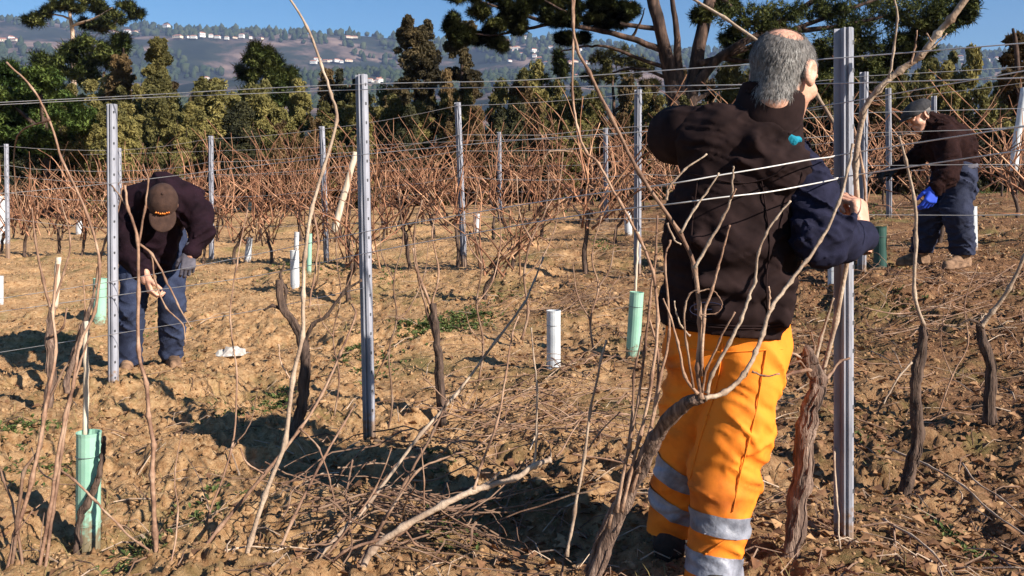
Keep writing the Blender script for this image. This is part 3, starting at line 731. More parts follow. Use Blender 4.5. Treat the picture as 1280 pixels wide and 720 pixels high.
v = vine(98, 676, 3.05, 'dark crooked young vine hugging the nearest mint tube')
add_trunk(v, [(97,680),(97,665),(103,640),(118,612),(126,585),(129,560),(130,545)], 3.05, 3.08, (0.013, 0.008), 'bark_dark', 2)
add_cane(v, [(75,588),(92,600),(118,625),(150,658),(175,680),(230,716)], 3.0, 2.84, (0.004, 0.003), 'cane')

v = vine(368, 565, 4.3, 'dark forked vine trunk left of the middle post')
add_trunk(v, [(362,560),(368,540),(377,508),(381,464),(378,425),(366,403),(354,384),(349,350)], 4.25, 4.3, (0.028, 0.016), 'bark_dark', 3)
add_cane(v, [(379,430),(392,405),(408,395),(430,365),(452,350)], 4.3, 4.3, (0.012, 0.006), 'bark_dark')
add_cane(v, [(352,386),(340,382),(330,388)], 4.3, 4.3, (0.010, 0.005), 'bark_dark')
add_cane(v, [(352,386),(358,365),(350,345),(356,330)], 4.3, 4.3, (0.009, 0.005), 'bark_dark')
v = vine(303, 722, 2.82, 'tall pale cane that climbs past the top of the view left of the middle post')
add_cane(v, [(298,735),(314,675),(331,620),(356,553),(366,475),(378,420),(379,370),(381,320),(390,262),(404,212),(421,150),(414,118),(402,82),(384,34),(358,-8)], 2.82, 3.1, (0.0085, 0.0042), 'cane_pale')
add_cane(v, [(366,478),(352,455),(348,430)], 2.95, 2.95, (0.003, 0.002))
add_cane(v, [(390,262),(398,300),(392,350),(386,385)], 3.05, 3.0, (0.004, 0.003))
add_cane(v, [(379,372),(395,355),(400,320)], 3.05, 3.0, (0.003, 0.002))
v = vine(225, 722, 2.82, 'thin vine whose long canes lean right across the man\'s shadow')
add_cane(v, [(224,735),(252,690),(275,659),(331,592),(375,536),(403,492),(425,442),(444,396),(440,380)], 2.8, 3.3, (0.0075, 0.003))
add_cane(v, [(336,722),(364,653),(403,575),(430,530),(444,505)], 2.8, 3.2, (0.006, 0.003))
add_cane(v, [(375,536),(398,560),(412,600),(420,640)], 2.95, 2.85, (0.003, 0.002))
add_cane(v, [(331,592),(310,580),(300,560)], 2.9, 2.9, (0.003, 0.002))

v = vine(420, 722, 2.8, 'vine with one long straight cane slanting up through the centre')
add_cane(v, [(362,735),(400,694),(436,655),(460,631),(527,542),(571,492),(621,425),(654,381),(668,350),(679,322)], 2.75, 3.5, (0.0075, 0.0035), 'cane_pale')
add_cane(v, [(448,722),(466,688),(504,659),(554,631),(593,613),(643,598),(668,582),(688,574)], 2.75, 2.9, (0.011, 0.008), 'cane_pale', sides=8)
add_cane(v, [(593,612),(602,580),(621,531),(632,470),(640,420),(648,395)], 2.83, 3.0, (0.005, 0.0025))
add_cane(v, [(668,582),(671,540),(671,487),(668,450),(664,410)], 2.88, 2.95, (0.0045, 0.0025), 'cane_pale')
add_cane(v, [(440,722),(482,648),(508,600),(543,537),(560,500)], 2.75, 3.0, (0.006, 0.003))
add_cane(v, [(482,648),(521,590),(550,575),(580,566),(600,572)], 2.8, 2.95, (0.004, 0.002))
add_cane(v, [(530,640),(530,600),(526,560)], 2.83, 2.85, (0.003, 0.002))
add_cane(v, [(504,659),(520,680),(550,690)], 2.8, 2.75, (0.004, 0.002))
add_cane(v, [(593,613),(615,600),(625,590)], 2.84, 2.86, (0.005, 0.003), 'cane_pale')
add_cane(v, [(400,722),(430,690),(470,676),(500,668),(520,650)], 2.76, 2.8, (0.006, 0.003))
add_cane(v, [(385,722),(420,680),(450,640),(470,610),(490,560)], 2.77, 2.9, (0.0045, 0.002))

v = vine(552, 515, 4.85, 'upright vine trunk right of the middle steel post')
add_trunk(v, [(553,518),(550,470),(546,431),(543,400),(540,380)], 4.85, 4.9, (0.024, 0.017), 'bark_dark', 3)
add_cane(v, [(541,390),(530,360),(520,335),(516,310)], 4.9, 4.9, (0.009, 0.005))
add_cane(v, [(546,430),(534,390),(522,340),(518,290),(528,250)], 4.9, 4.9, (0.009, 0.004))
add_cane(v, [(540,380),(548,340),(540,290),(552,250)], 4.9, 4.9, (0.006, 0.003))
v = vine(1135, 610, 3.65, 'slim dark trunk right of the gripped post with one straight cane')
add_trunk(v, [(1127,612),(1139,583),(1147,551),(1144,493),(1150,446),(1155,407)], 3.65, 3.65, (0.026, 0.018), 'bark_dark', 5)
add_cane(v, [(1155,407),(1143,367),(1145,300),(1143,250),(1132,200),(1124,170)], 3.65, 3.7, (0.008, 0.005), 'cane_pale')
add_cane(v, [(1155,409),(1170,414),(1180,405)], 3.65, 3.6, (0.005, 0.003))
add_cane(v, [(1140,453),(1126,468),(1112,490),(1104,505)], 3.62, 3.55, (0.004, 0.003), 'cane_pale')
v = vine(1245, 546, 4.4, 'gnarled trunk near the right edge with a cane slanting out of view')
add_trunk(v, [(1248,548),(1236,514),(1238,461),(1228,425),(1225,405)], 4.4, 4.4, (0.030, 0.02), 'bark_dark', 5)
add_cane(v, [(1226,408),(1240,390),(1262,360),(1280,322),(1296,290)], 4.4, 4.3, (0.013, 0.008), 'cane_pale')
add_cane(v, [(1226,405),(1212,400),(1196,408)], 4.4, 4.4, (0.009, 0.004), 'bark_dark')
v = vine(752, 460, 2.9, 'thin dry stick standing free left of the big arched vine')
add_cane(v, [(708,695),(718,640),(730,570),(738,515),(752,448),(758,425)], 2.95, 3.05, (0.0065, 0.0035), 'cane_pale')
add_cane(v, [(730,570),(750,540),(775,515)], 3.0, 3.1, (0.003, 0.002))
v = vine(245, 700, 3.0, 'sparse thin canes between the slender left cane and the tall pale cane')
for pts, Y, r in (([(238,722),(262,640),(290,560),(296,470),(288,400),(296,330),(310,262)], 3.3, .0042), ([(262,640),(250,600),(236,575)], 3.3, .0025), ([(290,560),(312,530),(322,490)], 3.3, .0025), ([(210,722),(222,650),(218,590),(228,540)], 3.0, .003)):
    add_cane(v, pts, Y - .3, Y + .2, (r, r*.5))
v = vine(486, 520, 4.6, 'wispy young vine just right of the middle steel post')
for pts, Y, r in (([(484,545),(490,500),(486,440),(496,400),(492,350),(504,300),(498,240)], 4.7, .006), ([(486,440),(470,470),(462,490)], 4.7, .004), ([(496,400),(512,385),(530,345),(536,300)], 4.7, .004), ([(492,350),(478,320),(474,280)], 4.7, .0035)):
    add_cane(v, pts, Y, Y + .1, (r, r*.5))
v = vine(596, 470, 5.4, 'slim vine behind the long slanting cane, left of the central white tube')
for pts, Y, r in (([(598,480),(604,430),(596,380),(602,330),(592,280),(600,220)], 5.5, .008), ([(596,380),(616,350),(626,300),(622,250)], 5.5, .005), ([(602,330),(584,300),(578,255)], 5.5, .005), ([(604,430),(588,410),(580,380)], 5.5, .004)):
    add_cane(v, pts, Y, Y + .1, (r, r*.45))
v = vine(655, 420, 6.2, 'twisted vine between the central white tube and the long slanting cane')
for pts, Y, r in (([(652,425),(660,390),(655,345),(664,300),(682,262),(686,215)], 6.3, .011), ([(664,300),(650,270),(646,220)], 6.3, .006), ([(655,345),(676,325),(694,285),(700,240)], 6.3, .006), ([(682,262),(698,235),(704,190)], 6.3, .005)):
    add_cane(v, pts, Y, Y + .1, (r, r*.45))
v = vine(740, 430, 6.0, 'low forked vine between the white and the mint tube')
for pts, Y, r in (([(742,440),(738,400),(748,360),(740,320),(752,270)], 6.1, .009), ([(748,360),(764,330),(770,280)], 6.1, .006), ([(738,400),(722,370),(716,330)], 6.1, .006)):
    add_cane(v, pts, Y, Y + .1, (r, r*.45))
v = vine(424, 500, 4.9, 'thin shoots rising just left of the middle steel post')
for pts, Y, r in (([(418,520),(424,470),(416,420),(426,370),(420,310),(432,250)], 4.9, .005), ([(426,370),(440,340),(440,300)], 4.9, .0035), ([(416,420),(402,400),(396,370)], 4.9, .0035)):
    add_cane(v, pts, Y, Y + .1, (r, r*.5))
v = vine(1180, 500, 4.2, 'thin canes sprawling on the slope between the two dark right trunks')
for pts, Y, r in (([(1172,520),(1190,470),(1210,430),(1206,380),(1222,330)], 4.6, .004), ([(1190,470),(1176,430),(1180,390)], 4.6, .003), ([(1095,420),(1140,412),(1190,395),(1240,380)], 5.6, .005), ([(1080,385),(1130,392),(1200,372),(1270,330)], 6.2, .006)):
    add_cane(v, pts, Y, Y + .1, (r, r*.5))
v = vine(63, 500, 5.1, 'leaning trunk with a pale stub at the left, before the second row')
add_trunk(v, [(58,505),(64,470),(62,427),(65,385)], 5.1, 5.15, (0.028, 0.018), 'bark', 4)
add_cane(v, [(64,390),(54,350),(44,300),(40,260)], 5.15, 5.2, (0.009, 0.004)); add_cane(v, [(64,388),(80,340),(88,300),(76,250)], 5.15, 5.2, (0.007, 0.003))
add_cane(v, [(63,420),(78,410),(84,385)], 5.1, 5.1, (0.008, 0.004))
v = vine(85, 470, 5.4, 'slanting thin trunk left of the stooping man\'s post')
add_trunk(v, [(82,480),(88,462),(100,420),(112,385),(117,370)], 5.35, 5.4, (0.018, 0.011), 'bark', 2)
add_cane(v, [(117,372),(123,337),(132,300),(148,262),(152,235)], 5.4, 5.4, (0.008, 0.004)); add_cane(v, [(100,420),(106,390),(104,350)], 5.4, 5.4, (0.006, 0.003))
def loose_cane(pts, label, r=0.005, m='cane_pale'):
    SEED[0] += 1
    s = cane_pts([P(*q) for q in pts], 0.003, 6, SEED[0])
    tag(MB().tube(s, node_radii(len(s), r, r*0.6, 6), 6).build('fallen_cane', M[m], None, True), label, 'cane', 'fallen canes')
loose_cane([(1115,563,3.95),(1160,582,3.75),(1205,608,3.5),(1240,640,3.25),(1285,672,3.0)], 'long pale fallen cane on the soil right of the gripped post')
loose_cane([(1105,650,3.25),(1140,670,3.1),(1165,690,2.95),(1190,720,2.78)], 'pale cane lying at the bottom right corner')
loose_cane([(1203,580,3.85),(1222,604,3.65),(1250,622,3.5),(1285,650,3.25)], 'short pale cane lying in the shadow at right', 0.004)
loose_cane([(1043,560,3.0),(1046,620,2.9),(1050,690,2.85)], 'pale twig upright beside the foot of the gripped post', 0.004)
loose_cane([(1118,660,3.2),(1119,700,2.95),(1118,725,2.8)], 'short upright shoot in the bottom right corner', 0.004, 'cane')

# crumpled plastic on the soil
def bag():
    c = P(288, 453, 6.35); c.z = max(c.z, ground_z(c.x, c.y) + 0.02); v, f = [], []
    for i in range(9):
        for j in range(6):
            x = (i/8-.5)*0.22; y = (j/5-.5)*0.16; k = max(0, 1-(2*i/8-1)**2)*max(0, 1-(2*j/5-1)**2)
            v.append((c.x+x+random.uniform(-.016,.016), c.y+y+random.uniform(-.016,.016), c.z - 0.025 + 0.042*k**0.5*random.uniform(.3,1.5)))
    f = [(i*6+j, (i+1)*6+j, (i+1)*6+j+1, i*6+j+1) for i in range(8) for j in range(5)]
    tag(mesh('plastic_scrap', v, f, M['plastic_bag']), 'crumpled white plastic scrap on the soil right of the stooping man', 'plastic')
bag()

# ---------------------------------------------------------------- generic vines for the rows behind
def generic_vine(sd, lush, h):
    rnd = random.Random(sd)
    root = thing('grape_vine', 'x', 'grapevine', (0,0,0))
    top = rnd.uniform(0.45, 0.65)*h; lean = rnd.uniform(-.15,.15)
    ctl = [(0,0,-.08),(rnd.uniform(-.05,.05),0,.15*h),(lean*.6+rnd.uniform(-.05,.05),rnd.uniform(-.04,.04),.35*h),(lean,0,top)]
    s = cane_pts(ctl, 0.012, 5, sd)
    MB().tube(s, np.linspace(.026,.017,len(s)), 7, True, 0.3, sd).build('trunk', M['bark_dark'], root, True)
    nodes = []
    for k in range(lush):
        a = rnd.uniform(-1, 1)
        p0 = np.array([lean, 0, top]) + np.array([rnd.uniform(-.25,.25)*(k>1), rnd.uniform(-.05,.05), rnd.uniform(-.18,.06)])
        d = np.array([a*0.9, rnd.uniform(-.35,.35), rnd.uniform(0.7, 1.3)]); l = rnd.uniform(.45, 1.15)*h
        pts = [p0]
        for t in (.3,.65,1.0):
            pts.append(p0 + d*l*t + np.array([rnd.uniform(-.1,.1)*t, rnd.uniform(-.06,.06), rnd.uniform(-.12,.05)*t]) + np.array([a*.25*t*t, 0, -.25*t*t*rnd.random()]))
        s = cane_pts(pts, .008, 4, sd+k)
        MB().tube(s, node_radii(len(s), .0098, .004, 4), 4, False).build('cane', M['cane_far'], root, True)
        nodes.append(pts[2])
    for k in range(lush//3):
        q = nodes[rnd.randrange(len(nodes))]; e = q + np.array([rnd.uniform(-.3,.3), rnd.uniform(-.1,.1), rnd.uniform(-.1,.4)])
        MB().tube(cane_pts([q, (q+e)/2+np.array([0,0,.04]), e], .006, 3, sd+50+k), [.004,.002], 4, False).build('cane', M['cane_far'], root, True)
    return root
def rows():
    protos = {k: [generic_vine(100*k+i, l, h) for i in range(4)] for k, (l, h) in {2: (14, 1.0), 3: (13, 1.05), 4: (10, 1.3)}.items()}
    names = {7: 'sparse row nearest the middle post', 2: 'second wire row', 6: 'postless row behind the second', 3: 'third wire row', 4: 'brushy fourth row', 5: 'brushy last row'}
    words = ['first','second','third','fourth','fifth','sixth','seventh','eighth','ninth','tenth','eleventh','twelfth','thirteenth','fourteenth','fifteenth','sixteenth','seventeenth','eighteenth','nineteenth','twentieth'] + ['twenty-%s' % w for w in ('first','second','third','fourth','fifth','sixth','seventh','eighth','ninth')] + ['thirtieth'] + ['thirty-%s' % w for w in ('first','second','third','fourth','fifth','sixth','seventh','eighth','ninth')]
    for row, y0, step, pk in ((7, 7.7, 1.5, 2), (2, 9.45, 0.62, 2), (6, 12.5, 0.85, 2), (3, 15.4, 0.8, 3), (4, 17.9, 0.72, 4), (5, 20.0, 0.75, 4)):
        xs = []
        x = -14.0
        while x < 13:
            y = y0 - 0.6*x
            if row == 2: y = 9.45 - 0.62*x
            px = 640 + F*x/y
            if -40 < px < 1320 and not (1085 < px < 1300 and row in (2, 7)) and not (row == 7 and px < 290): xs.append(x)
            x += step*random.uniform(0.8, 1.2)
        for k, x in enumerate(xs):
            y = (9.45 - 0.62*x if row == 2 else y0 - 0.6*x) + random.uniform(-.12,.12)
            if row in (2, 7) and 800 < 640+F*x/y < 1010: continue
            dup(random.choice(protos[pk]), (x, y, G(x, y)-.02), random.choice((0, math.pi)) + random.uniform(-.4,.4) - 0.5, random.uniform(.85,1.2),
                'bare vine in the %s, %s from its left end' % (names[row], words[k]), 'bare vines of the ' + names[row])
    for p in sum(protos.values(), []):
        for ch in list(p.children): bpy.data.objects.remove(ch)
        bpy.data.objects.remove(p)
rows()
def brush():
    # the unpruned mass of canes behind: too many to count
    b = MB()
    for i in range(950):
        x = random.uniform(-15, 14); u = random.choice((random.uniform(10.8, 12.6), random.uniform(13.2, 15), random.uniform(15, 19)))
        y = u + 3.95 - 0.6*x
        if not (-80 < 640 + F*x/y < 1360): continue
        z0 = G(x, y) + random.uniform(0, .7)
        l = random.uniform(.3, 1.0); a = random.gauss(0, .5)
        if random.random() < .3: a = random.uniform(-1.5, 1.5)
        d = np.array([math.sin(a), random.uniform(-.2,.2), math.cos(a)])
        p0 = np.array([x, y, z0]); pm = p0 + d*l*.5 + np.array([random.uniform(-.08,.08), 0, random.uniform(-.03,.06)]); p1 = p0 + d*l + np.array([random.uniform(-.2,.2), 0, random.uniform(-.15,.02)])
        rr = random.uniform(.004, .009); b.tube(spline([p0, pm, p1], 3), [rr, rr*.5], 3, False)
    kind(b.build('dry_cane_thicket', M['cane_far']), 'stuff')
brush()
# ---------------------------------------------------------------- trees and shrubs behind the plot
M['leaf_pine'] = mat('pine_needles', (0.035,0.06,0.015), (0.24,0.25,0.07), 1.1, 0.8, c3=(0.12,0.15,0.038), trans=0.35, rnd=0.1)
M['leaf_pine_dark'] = mat('dark_pine_needles', (0.035,0.048,0.013), (0.26,0.255,0.075), 0.9, 0.8, c3=(0.13,0.145,0.042), trans=0.35, rnd=0.1)
M['leaf_green'] = mat('bright_pine_needles', (0.045,0.09,0.02), (0.26,0.33,0.08), 1.1, 0.8, c3=(0.14,0.21,0.05), trans=0.35)
M['leaf_olive'] = mat('olive_foliage', (0.038,0.037,0.012), (0.26,0.21,0.068), 0.9, 0.85, c3=(0.135,0.118,0.037), trans=0.25, rnd=0.3)
M['leaf_brown'] = mat('brownish_foliage', (0.035,0.022,0.010), (0.22,0.14,0.06), 0.9, 0.85, c3=(0.115,0.075,0.032), trans=0.25, rnd=0.25)
M['leaf_euc'] = mat('eucalyptus_foliage', (0.02,0.016,0.008), (0.15,0.105,0.045), 0.8, 0.8, c3=(0.075,0.056,0.024), trans=0.25, rnd=0.1)
M['leaf_shade'] = mat('dark_shade_foliage', (0.010,0.012,0.006), (0.06,0.055,0.02), 0.9, 0.9, c3=(0.028,0.028,0.011), rnd=0.2)  # dark foliage; front shrubs carry the shade behind the vines in their colour
M['trunk_pine'] = mat('pine_bark', (0.014,0.009,0.007), (0.15,0.09,0.065), 3, 0.95, 1.0, 9, stretch=(2,2,0.6), c3=(0.05,0.03,0.023))
M['trunk_pale'] = mat('pale_trunk', (0.3,0.2,0.14), (0.55,0.42,0.32), 4, 0.9, 0.5, 12)

def foliage(clumps, size, kind_='leaf', per=120, sub=9, flat=0.75, seed=1, droop=0.0):
    """clumps: rows of (x, y, z, rx, ry, rz); returns vertices and faces of a cloud of leaves gathered into sub-clumps"""
    g = np.random.default_rng(seed)
    V, F_, n0 = [], [], 0
    for c in clumps:
        c = np.array(c, float)
        d = g.normal(size=(sub, 3)); d /= np.linalg.norm(d, axis=1, keepdims=True)
        sc_ = c[:3] + d*c[3:]*(0.35 + 0.6*g.random((sub, 1))**0.6)
        sr = c[3:].mean()*(0.22 + 0.28*g.random(sub))
        n = sub*per
        k = np.repeat(np.arange(sub), per)
        e = g.normal(size=(n, 3)); e /= np.linalg.norm(e, axis=1, keepdims=True)
        p = sc_[k] + e*(sr[k]*(0.25 + 0.85*g.random(n)**0.55))[:,None]*np.array([1.1, 1.1, flat])
        if kind_ == 'leaf':
            a = g.normal(size=(n,3)); a[:,2] -= droop; a /= np.linalg.norm(a, axis=1, keepdims=True)
            b = np.cross(a, g.normal(size=(n,3))); b /= np.maximum(np.linalg.norm(b, axis=1, keepdims=True), 1e-6)
            s = size*(0.6 + 0.8*g.random((n,1)))
            q = np.stack([p - a*s, p + b*s*0.42, p + a*s, p - b*s*0.42], 1).reshape(-1, 3)
            f = np.arange(n*4).reshape(-1, 4) + n0
        else:
            t = 4; p = np.repeat(p[::3], t, 0); m_ = len(p)
            a = g.normal(size=(m_,3)); a[:,2] += 0.35; a /= np.linalg.norm(a, axis=1, keepdims=True)
            b = np.cross(a, g.normal(size=(m_,3))); b /= np.maximum(np.linalg.norm(b, axis=1, keepdims=True), 1e-6)
            s = size*(0.7 + 0.7*g.random((m_,1)))
            q = np.stack([p - b*s*0.10, p + a*s*0.5 + b*s*0.12, p + a*s, p + b*s*0.10], 1).reshape(-1, 3)
            f = np.arange(m_*4).reshape(-1, 4) + n0
        V.append(q); F_.append(f); n0 += len(q)
    return np.concatenate(V), np.concatenate(F_)

def tree_px(name, label, Y, trunks, clumps, leafmat, size, kind_='needle', per=150, sub=9, barkmat='trunk_pine', depth=1.0, cat='tree', seed=5, group=None, droop=0.0):
    """trunks: [(pixel points, radius px)], clumps: [(px, py, rx px, rz px, depth offset m)]"""
    s = Y/F
    bx = P(trunks[0][0][0][0], trunks[0][0][0][1], Y)
    root = thing(name, label, cat, (bx.x, Y, bx.z), group)
    rnd = random.Random(seed)
    for i, (pts, r) in enumerate(trunks):
        dy = 0 if i == 0 else rnd.uniform(-.08, .08)*Y*0.3
        w = [P(q[0], q[1], Y + dy*j/max(1, len(pts)-1)) for j, q in enumerate(pts)]
        sp = cane_pts(w, 0.02*Y/25, 7, seed+i)
        MB().tube(sp, np.linspace(r*s, r*s*(0.75 if r > 9 else 0.3), len(sp)), 10 if r > 5 else 6, True, 0.12 if r > 5 else 0.0, seed+i).build('trunk' if r > 7 else 'limb', M[barkmat], root, True)
    cl = []
    lace = []
    for q in clumps:           # thin outer sprays break up into small tufts with sky between
        if name == 'pine_tree' and Y == 25.0 and q[0] < 830:
            for k in range(4): lace.append((q[0] + rnd.uniform(-1,1)*q[2]*.95, q[1] + rnd.uniform(-1,1)*q[3]*.9, max(q[2]*.36, 5), max(q[3]*.34, 3)))
        else: lace.append(q)
    for q in lace:
        dy = q[4] if len(q) > 4 else rnd.uniform(-1, 1)*depth
        c = P(q[0], q[1], Y + dy)
        cl.append((c.x, c.y, c.z, q[2]*s, max(q[2]*s*0.9, 0.3), q[3]*s))
    v, f = foliage(cl, size, kind_, per, sub, 0.8, seed, droop)
    mesh('crown', v, f, M[leafmat], root)
    return root

# the broad pine over the right half
tree_px('pine_tree', 'big spreading pine with several leaning trunks behind the man in orange', 25.0,
 [([(850,250),(852,205),(851,165)],15), ([(850,175),(843,130),(838,95),(828,50),(816,0),(806,-40)],9.5), ([(853,165),(849,90),(845,40),(837,-30)],7.3), ([(856,170),(866,105),(876,50),(893,-30)],10),
  ([(868,108),(900,72),(950,42),(1010,6),(1040,-20)],7), ([(874,80),(930,62),(1000,34),(1070,8),(1120,-8)],5), ([(985,40),(1040,34),(1100,22),(1150,10)],4),
  ([(826,62),(788,48),(740,36),(690,29),(640,14),(600,2)],4.5), ([(822,36),(770,29),(715,18),(670,-5)],3.5), ([(838,86),(800,74),(764,60),(735,58),(700,64)],3), ([(840,100),(800,86),(770,90),(745,100)],2.5), ([(690,29),(650,38),(615,44),(585,40)],2.5),
  ([(740,36),(765,18),(790,2)],2.5), ([(788,48),(800,30),(806,10)],2), ([(900,72),(940,76),(985,60),(1030,62)],3.5), ([(862,130),(895,112),(930,104)],4), ([(895,-10),(925,18),(950,36)],3)],
 [(592,12,30,22),(574,34,14,20),(612,46,16,12),(590,50,12,8),(640,2,26,12),(692,14,12,20),(684,2,22,12),(660,34,18,5),(728,4,20,8),(640,26,16,4),(715,48,16,4),(765,6,18,6),(745,22,14,4),(790,14,12,5),
  (940,22,40,22),(985,30,34,26),(915,48,16,12),(905,8,20,14),(1036,12,34,20),(1085,16,40,28),(1135,14,42,26),(1185,6,34,18),(1205,14,18,12),(1060,52,40,20),(1105,58,34,20),(1142,40,26,18),(1010,72,34,20),(1150,62,18,12),(1050,84,28,12),(965,62,24,14),(1035,100,34,14),(1085,88,36,14),(1008,98,28,14),(1122,78,22,12),(1075,106,26,12),(920,70,18,12),(1165,30,30,14),(880,20,14,8),(650,10,20,6),(765,30,14,3),(700,24,18,4)],
 'leaf_pine_dark', 0.19, 'needle', 150, 13, depth=2.0, seed=11)
def column_tree(name, label, Y, px, top, base, wid, leafmat, size, seed, kind_='leaf', bark='trunk_pine', per=110, taper=0.55, group=None):
    rnd = random.Random(seed); cl = []
    for i in range(34):
        t = rnd.random(); py = base - (base-top)*t*0.97
        w = wid*(1 - (1-taper)*t)*(1 if t < .86 else .6)
        r_ = wid*(0.25 + 0.2*rnd.random())*(1.2 - 0.4*t)
        cl.append((px + rnd.uniform(-.85,.85)*w, py, r_, r_*rnd.uniform(1.1, 2.0), rnd.uniform(-1,1)*w*0.8*Y/F))
    for i in range(5):
        w = wid*taper; cl.append((px + rnd.uniform(-.8,.8)*w, top + rnd.uniform(-4, 16), wid*.13, wid*.34))
    return tree_px(name, label, Y, [([(px, 262), (px+2, (base+top)/2), (px, top+8)], 4.5), ([(px,base-10),(px-wid*.4,base-30)],2), ([(px,(base+top)/2),(px+wid*.4,(base+top)/2-25)],2)], cl, leafmat, size*0.42, kind_, int(per*1.2), 10, bark, 1.0, 'tree', seed, group, 0.8)
column_tree('eucalyptus_tree', 'broad dark brownish tree beside the middle steel post', 34, 517, 34, 215, 36, 'leaf_euc', 0.19, 21, per=130, taper=0.75)
column_tree('eucalyptus_tree', 'pointed brownish tree under the pine\'s left branches', 35, 576, 34, 215, 30, 'leaf_euc', 0.19, 22, per=120, taper=0.6)
column_tree('conifer_tree', 'pointed olive conifer on the left against the far hillside', 32, 196, 58, 200, 32, 'leaf_olive', 0.18, 23, per=110, taper=0.35)
column_tree('conifer_tree', 'narrow dark tree just left of the pointed olive conifer', 34, 150, 78, 200, 24, 'leaf_brown', 0.18, 24, taper=0.6)
column_tree('dark_tree', 'narrow blackish tree right behind the top of the middle steel post', 33, 437, 98, 240, 26, 'leaf_shade', 0.17, 25, taper=0.7)
tree_px('pine_tree', 'tall thin pine with a pale trunk and split dark crown at upper left', 52, [([(93,200),(92,120),(91,52),(88,20),(86,0)],4.2), ([(90,32),(120,22),(140,10)],1.8), ([(90,25),(70,18),(52,22)],1.6), ([(136,36),(150,22),(158,14)],1.5), ([(88,15),(104,2)],1.4)],
 [(50,23,15,9),(38,26,7,6),(62,16,9,6),(78,3,16,8),(96,12,9,6),(112,6,15,9),(132,14,12,8),(143,26,12,10),(160,8,12,6),(168,16,10,7),(120,32,13,9),(108,30,8,6),(84,8,10,6)], 'leaf_pine_dark', 0.36, 'needle', 110, 9, 'trunk_pale', 1.5, 'tree', 31)
tree_px('pine_tree', 'bushy rough pine below the thin pale-trunked pine at upper left', 42, [([(120,240),(122,150),(130,90)],5), ([(122,140),(150,80),(155,60)],3)],
 [(120,62,22,14),(152,54,10,10),(135,70,18,14),(95,62,18,12),(88,78,24,16),(60,80,20,14),(110,92,26,16),(140,60,16,10),(75,100,22,16)], 'leaf_pine', 0.34, 'needle', 150, 9, depth=1.5, seed=32)
tree_px('pine_tree', 'bright green pine filling the left edge above the vines', 27, [([(60,270),(58,180),(50,110)],7), ([(58,180),(100,140)],4), ([(58,170),(15,130)],4)],
 [(10,95,26,18),(45,98,24,16),(20,125,30,22),(62,112,24,18),(55,145,30,20),(90,150,26,18),(10,160,30,22),(100,175,26,16),(60,178,30,18),(20,192,28,16),(115,160,14,12),(-25,130,30,40),(80,128,18,14)], 'leaf_green', 0.2, 'needle', 300, 11, depth=1.6, seed=33)
tree_px('pine_tree', 'rounded bright pine right of the olive conifer, against the hillside', 38, [([(333,230),(333,160),(334,110)],5), ([(333,140),(355,110)],3)],
 [(320,74,18,11),(340,80,20,12),(310,92,14,12),(358,96,14,14),(333,100,22,14),(325,64,12,8),(348,120,24,14),(318,118,18,12)], 'leaf_pine', 0.32, 'needle', 170, 9, depth=1.4, seed=34)
tree_px('broadleaf_tree', 'small dark tree with reddish leaves at the right edge', 21, [([(1274,235),(1276,150),(1270,60),(1266,36)],5), ([(1274,120),(1262,90)],2.5)],
 [(1272,52,9,9),(1266,72,9,9),(1278,88,14,14),(1264,100,9,8),(1272,118,14,14),(1282,140,16,14),(1280,62,10,12),(1296,100,20,30)], 'leaf_brown', 0.13, 'leaf', 120, 8, seed=35)
tree_px('pine_tree', 'low spreading pine in the gap left of the pine trunks', 40, [([(668,220),(668,150),(664,110)],4), ([(668,150),(690,120)],2.5)],
 [(655,108,14,10),(672,98,13,9),(690,110,14,10),(700,88,9,10),(665,122,18,12),(700,75,5,10)], 'leaf_pine_dark', 0.3, 'needle', 130, 8, seed=36)
tree_px('pine_tree', 'loose olive pine behind the leaning pine trunks', 38, [([(770,225),(768,150),(765,90)],4), ([(768,140),(800,110)],2.5)],
 [(750,78,16,12),(775,70,18,12),(800,84,16,12),(740,98,16,10),(770,98,22,12),(812,108,14,12),(785,116,22,10),(910,85,16,20),(918,112,18,18)], 'leaf_olive', 0.24, 'needle', 130, 8, depth=2, seed=37)

